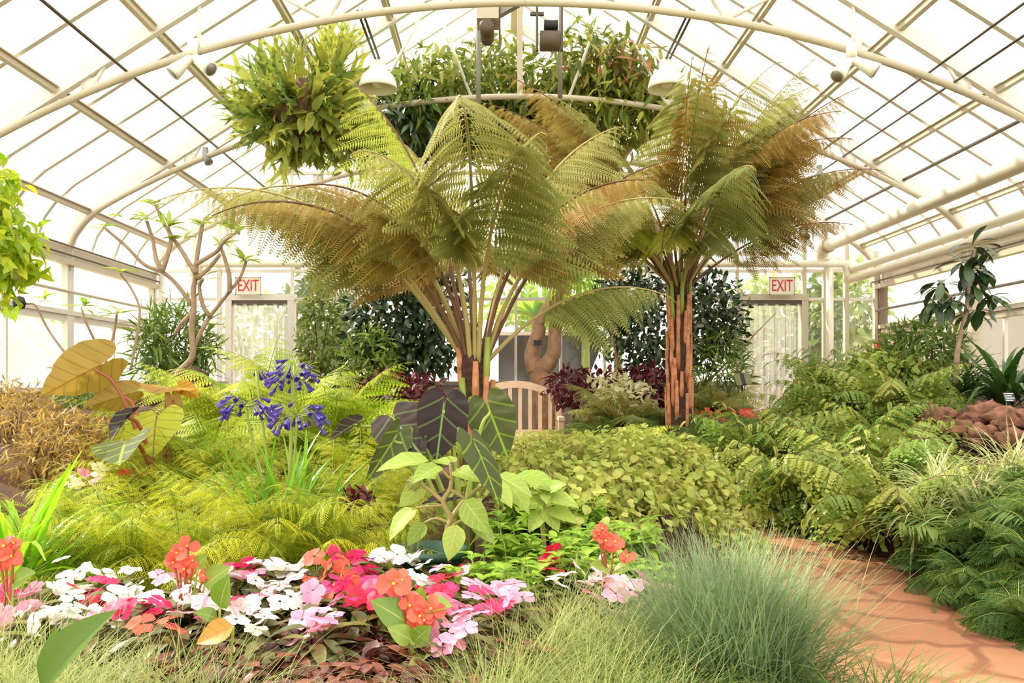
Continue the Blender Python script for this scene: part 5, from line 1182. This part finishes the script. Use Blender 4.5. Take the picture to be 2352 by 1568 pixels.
# ------------------------------------------------------------------ grasses
def feather(n=620):
    e = thing('feather_grass', 'pale feathery grass clump along the front of the bed', 'grass clump', (0, 0, 0), group='pale feather grass clumps along the front')
    a = R.rand(n)*6.28; el = np.radians(35+52*R.rand(n)); D = np.c_[np.cos(a)*np.cos(el), np.sin(a)*np.cos(el), np.sin(el)]
    part('blades', blades(G(), np.c_[R.randn(n, 2)*.035, np.zeros(n)], D, .22+.16*R.rand(n), .0021, .6+1.7*R.rand(n), 6, 2, .25, side=.35), 'lf_feather', e); return e
protos = [feather() for _ in range(3)]; used = [False]*3; k = 0
for (Y, xs, s) in ((1.48, np.arange(-1.0, .45, .11), .72), (1.6, np.r_[np.arange(-1.1, -.5, .11), -.02, .1, .21, .32], .9), (1.6, np.arange(-.46, -.1, .11), .66), (1.75, np.r_[-1.2, -1.08, -.96, -.84, -.72, -.02, .09, .2, .31], .9), (1.9, np.r_[-1.3, -1.18, -1.05, .02, .13, .24, .35], .95), (2.04, np.r_[-1.36, -1.22, .07, .17, .28], .95), (2.18, np.r_[.12, .22, -1.44], .95), (2.3, [.28], .85)):
    for x in xs:
        x = x+R.randn()*.02; y = Y+R.randn()*.025; loc = (x, y, gz(x, y)+.0); w = k % 3
        if not used[w]: protos[w].location = loc; used[w] = True
        else: dup(protos[w], loc, R.rand()*6.28, s*(.9+.25*R.rand()))
        k += 1
x, y = .55, 1.98; e = thing('fescue_tuft', 'big blue green fescue tuft beside the flagstone walk', 'grass clump', (x, y, gz(x, y)))
n = 2600; a = R.rand(n)*6.28; el = np.radians(48+40*R.rand(n)**.8); D = np.c_[np.cos(a)*np.cos(el), np.sin(a)*np.cos(el), np.sin(el)]
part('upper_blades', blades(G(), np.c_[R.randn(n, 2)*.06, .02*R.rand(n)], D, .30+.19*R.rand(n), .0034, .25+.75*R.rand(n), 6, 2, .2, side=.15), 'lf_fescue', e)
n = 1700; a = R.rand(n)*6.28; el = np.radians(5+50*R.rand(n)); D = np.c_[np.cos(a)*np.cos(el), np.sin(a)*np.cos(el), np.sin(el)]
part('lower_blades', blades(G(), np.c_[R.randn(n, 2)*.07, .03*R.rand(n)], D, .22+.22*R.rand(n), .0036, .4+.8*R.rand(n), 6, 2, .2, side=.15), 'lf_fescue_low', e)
x, y = .32, 1.72; e = thing('fescue_tuft', 'small green fescue tuft between the pale grass and the blue green tuft', 'grass clump', (x, y, gz(x, y)))
n = 700; a = R.rand(n)*6.28; el = np.radians(20+60*R.rand(n)); D = np.c_[np.cos(a)*np.cos(el), np.sin(a)*np.cos(el), np.sin(el)]
part('blades', blades(G(), np.c_[R.randn(n, 2)*.05, .02*R.rand(n)], D, .18+.14*R.rand(n), .003, .5+.8*R.rand(n), 6, 2, .2, side=.15), 'lf_fescue_low', e)
x, y = .80, 1.72; e = thing('fescue_tuft', 'dark green fescue tuft sprawling at the corner by the walk', 'grass clump', (x, y, gz(x, y)))
n = 1100; a = R.rand(n)*6.28; el = np.radians(10+55*R.rand(n)); D = np.c_[np.cos(a)*np.cos(el), np.sin(a)*np.cos(el), np.sin(el)]
part('blades', blades(G(), np.c_[R.randn(n, 2)*.06, .02*R.rand(n)], D, .2+.16*R.rand(n), .0034, .5+.9*R.rand(n), 6, 2, .2, side=.15), 'lf_fescue_low', e)
# ------------------------------------------------------------------ bedding at the rear and golden shrubs
for i_, (px, py, Y, mt, lab) in enumerate(((905, 905, 8.0, 'lf_coleus', 'dark red coleus behind the coarse ribbed fern'), (955, 915, 7.6, 'lf_coleus', 'dark red coleus beside the trunk of the shorter tree fern'), (850, 920, 8.2, 'lf_coleus', 'dark red coleus below the narrow leaved shrub'), (1310, 890, 9.3, 'lf_coleus', 'dark red coleus just beyond the bench end'), (1370, 895, 9.2, 'lf_coleus', 'dark red coleus under the rear slab'), (1470, 890, 9.0, 'lf_coleus', 'red coleus against the bright rear glass'), (1500, 885, 8.9, 'lf_coleus', 'red coleus touching the taller fern trunk'), (1405, 905, 8.9, 'lf_pale', 'cream flecked plant beside the red coleus'), (1440, 920, 8.6, 'lf_pale', 'cream flecked plant below the red coleus'), (820, 1165, 3.3, 'lf_coleus', 'small dark red coleus between the blue agapanthus and thorn apple'))):
    s = .32 if Y > 5 else .09
    shrub('coleus' if mt == 'lf_coleus' else 'flecked_caladium', lab, 'coleus' if mt == 'lf_coleus' else 'caladium', px, py, Y, (s, s*.8, s*.7), 300, T_ov, .09 if Y > 5 else .045, mt, nst=3, r0=.006)
for i_, (px, py, Y) in enumerate(((1590, 962, 8.0), (1620, 955, 8.1), (1680, 950, 8.3), (1720, 952, 8.2), (1775, 968, 7.6), (1755, 958, 7.9), (1800, 990, 7.2), (1640, 965, 7.9))):
    p = at(px, py, Y); e = thing('red_begonia', 'scatter of small red flowers in front of the strip curtain door', 'begonia', (p[0], Y, gz(p[0], Y)), group='small red flowers before the door'); h = p[2]-e.location.z
    g = G(); cloud(g, (0, 0, h*.8), (.2, .15, .12), 70, T_ov, .08, .7, .6, .2, .3); part('foliage', g, 'lf_mid', e)
    for q in range(7): o = part('blossom', BL['coral'][q % 3], None, e); o.location = (R.randn()*.1, R.randn()*.08, h+.05*R.rand()); o.rotation_euler = (1.0+.4*R.randn(), .4*R.randn(), R.rand()*.8); o.scale = (1.2,)*3
    part('stem', stems((0, 0, -.02), [(.08, 0, h), (-.08, .03, h), (0, -.05, h)], .006, .003), 'stem_green', e)
for i_, (px, py, Y, lab) in enumerate(((60, 960, 4.7, 'golden brown shrub by the low wall at the sunny edge'), (150, 1000, 4.4, 'golden brown shrub under the drooping brown taro leaf'), (230, 1000, 4.6, 'golden brown shrub between two brown taro leaves'), (20, 920, 5.3, 'golden brown shrub below the citrus bough'), (110, 1050, 4.0, 'low golden shrub behind the bright strap leaves'))):
    shrub('golden_shrub', lab, 'shrub', px, py, Y, (.25, .25, .13), 900, T_thin, .07, 'lf_golden', nst=4, shell=.3)

# ------------------------------------------------------------------ beyond the glass
g = G(); p = [at(1145, 882, 13.6), at(1345, 882, 13.6), at(1392, 770, 13.6), at(1145, 770, 13.6)]
V = np.array(p+[q+np.array([0, .7, 0]) for q in p]); g.add(V, [[0, 1, 2, 3], [7, 6, 5, 4], [0, 4, 5, 1], [1, 5, 6, 2], [2, 6, 7, 3], [3, 7, 4, 0]])
single('slate_bench', g, 'slab_dark', 'dark slate sided bench in the next room seen through the rear glass', 'bench', smooth_=False)
g = G(); g.quad((-7, 11.8, -.02), (8, 11.8, -.02), (8, 26, -.02), (-7, 26, -.02)); struct('floor_2', g, 'floor_far', label='floor of the next greenhouse room')
g = G(); a = at(1145, 770, 13.55); b = at(1395, 770, 13.55); g.box(a+[0, -.05, 0], b+[0, .75, .06]); g.box((a[0], 13.7, -.02), (a[0]+.08, 14.2, a[2]-.7)); single('bench_ledge', g, 'frame_white', 'white ledge along the top of the dark slate bench', 'ledge', smooth_=False)
nb = struct('wall_back_far', (lambda g: (g.box((-7, 22, -.1), (8, 22.1, .9)), g)[1])(G()), 'concrete', label='low far wall of the next room')
for x in np.arange(-6.8, 8, .9):
    g = G(); g.box((x-.03, 21.9, .9), (x+.03, 22, 4.6)); struct('mullion', g, 'frame_white', nb)
for z in (2.2, 3.1, 4.5):
    g = G(); g.box((-7, 21.9, z-.05), (8, 22, z+.05)); struct('transom', g, 'frame_white', nb)
# sloping shade slats and beams of the next room
nr = bpy.data.objects.new('trim_9', None); link(nr); nr['kind'] = 'structure'; nr['label'] = 'sloping slats and beams in the next room'
for k in range(13):
    a = at(640+k*26, 690, 15); b = at(760+k*26, 555, 15); g = G(); g.bar(a+[0, k*.02, 0], b+[0, 1.2, 0], .09, .02); o = struct('slat', g, 'siding', nr)
for z, Y, x0, x1 in ((2.98, 14.5, 1145, 1420), (3.35, 15, 1140, 1440), (3.2, 14, 470, 900), (3.75, 14, 440, 820)):
    g = G(); g.box((at(x0, 0, Y)[0], Y, z-.09), (at(x1, 0, Y)[0], Y+.1, z+.09)); struct('beam', g, 'frame_white', nr)
T_ban = leafT(.3, 'lance', 7, .15, .7, 3, 1., .03)
for i_, (px, py, Y, lab) in enumerate(((1345, 700, 13.4, 'bright banana like plant behind the dark slate bench'), (1230, 690, 14.2, 'bright banana like plant seen past the forked trunk through glass'), (1420, 690, 14, 'bright banana like plant behind the round crowned tree'))):
    c = at(px, py, Y); e = thing('banana_plant', lab, 'banana plant', (c[0], Y, -.02)); n = 16; a = R.rand(n)*6.28
    P = np.tile([0, 0, c[2]-.3], (n, 1)); D = np.c_[np.cos(a), np.sin(a), .6+1.2*R.rand(n)]; part('foliage', inst(G(), T_ban, frames(P, D, [0, 0, 1], .8+.5*R.rand(n))), 'lf_banana', e)
    g = G(); g.tube([(0, 0, 0), (0, 0, c[2]-.3)], [.1, .06], 10); part('trunk', g, 'stem_green', e)
T_big = leafT(.5, 'ovate', 3, .12, .3)
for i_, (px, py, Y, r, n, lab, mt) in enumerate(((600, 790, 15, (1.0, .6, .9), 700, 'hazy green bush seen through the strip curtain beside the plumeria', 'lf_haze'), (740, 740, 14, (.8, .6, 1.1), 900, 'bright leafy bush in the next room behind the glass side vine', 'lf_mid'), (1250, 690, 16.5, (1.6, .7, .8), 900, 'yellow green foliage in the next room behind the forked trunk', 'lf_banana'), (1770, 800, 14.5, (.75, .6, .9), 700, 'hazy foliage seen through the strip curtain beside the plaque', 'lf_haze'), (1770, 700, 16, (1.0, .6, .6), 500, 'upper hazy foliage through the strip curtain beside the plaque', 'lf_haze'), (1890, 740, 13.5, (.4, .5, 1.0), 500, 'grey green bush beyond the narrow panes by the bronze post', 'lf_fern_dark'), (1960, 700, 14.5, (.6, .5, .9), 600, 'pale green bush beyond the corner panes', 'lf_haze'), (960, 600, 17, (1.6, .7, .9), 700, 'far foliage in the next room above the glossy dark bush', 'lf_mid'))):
    shrub('background_bush', lab, 'shrub', px, py, Y, r, n, T_big, .2, mt, nst=4, shell=.3)
# outside the side walls
for i_, (x, y, z, r, lab) in enumerate(((-12, 16, 1.2, (2.4, 1.5, 1.8), 'pale hedge outside the long glass wall'), (-13, 20, 1.6, (2.8, 1.6, 2.4), 'pale tree beyond the hedge outside the glass wall'), (-10.5, 12.5, .8, (1.6, 1.4, 1.3), 'pale low bush just outside the glass wall'))):
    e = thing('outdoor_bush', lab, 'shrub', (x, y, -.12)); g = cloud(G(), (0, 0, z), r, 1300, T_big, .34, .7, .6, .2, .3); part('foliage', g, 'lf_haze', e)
    part('stem', stems((0, 0, 0), [(.5, 0, z), (-.5, .3, z)], .06, .03), 'bark_brown', e)
e = bpy.data.objects.new('neighbour_building', None); link(e); e.location = (9.6, 17, -.12); tag(e, 'neighbouring pale greenhouse wing beyond the right hand glass wall'.replace('right hand ', 'bronze framed '), 'building')
g = G(); g.box((0, -13, 0), (.2, 13, 2.55)); part('wall', g, 'siding', e, smooth_=False)
g = G()
for y in np.arange(-13, 13.01, .9): g.box((-.03, y-.03, 0), (0, y+.03, 2.55))
part('wall_batten', g, 'frame_cream', e, smooth_=False)
g = G(); g.box((-.08, -13, 2.55), (.25, 13, 2.7)); part('gutter', g, 'frame_cream', e, smooth_=False)
g = G(); g.quad((0, -13, 2.7), (0, 13, 2.7), (2.6, 13, 4.9), (2.6, -13, 4.9)); part('roof', g, 'glass_left', e, smooth_=False)
for y in np.arange(-13, 13.01, .8):
    g = G(); g.bar((-.02, y, 2.73), (2.6, y, 4.93), .05, .05); part('roof_bar', g, 'frame_white', e, smooth_=False)

# ------------------------------------------------------------------ light, camera
w = bpy.data.worlds.new('World'); SC.world = w; w.use_nodes = True
nt = w.node_tree; nt.nodes.clear()
bg = nd(nt, 'ShaderNodeBackground', Color=(1.0, .96, .885, 1), Strength=2.3); out = nd(nt, 'ShaderNodeOutputWorld'); nt.links.new(bg.outputs[0], out.inputs[0])
sun = bpy.data.lights.new('sun', 'SUN'); sun.energy = 5.0; sun.angle = math.radians(1.2); sun.color = (1.0, .93, .78)
so = bpy.data.objects.new('sun', sun); COL.objects.link(so)
sd = Vector((-.72, .28, .72)).normalized(); so.rotation_euler = sd.to_track_quat('Z', 'Y').to_euler(); so.location = (-20, 8, 20)
cam = bpy.data.cameras.new('camera'); co = bpy.data.objects.new('camera', cam); COL.objects.link(co)
cam.sensor_fit = 'HORIZONTAL'; cam.sensor_width = 36.; cam.lens = F/2352*36; cam.shift_x = (1176-VX)/2352; cam.shift_y = (VY-784)/2352
co.location = (0, 0, CH); co.rotation_euler = (math.pi/2, 0, 0); cam.clip_end = 300; SC.camera = co
SC.view_settings.view_transform = 'Standard'; SC.view_settings.look = 'None'; SC.view_settings.gamma = 1; SC.view_settings.exposure = .3
SC.cycles.max_bounces = 6; SC.cycles.diffuse_bounces = 3; SC.cycles.glossy_bounces = 2; SC.cycles.transmission_bounces = 3; SC.cycles.adaptive_threshold = .04; SC.cycles.adaptive_min_samples = 16; SC.cycles.transparent_max_bounces = 12; SC.cycles.caustics_reflective = False; SC.cycles.caustics_refractive = False
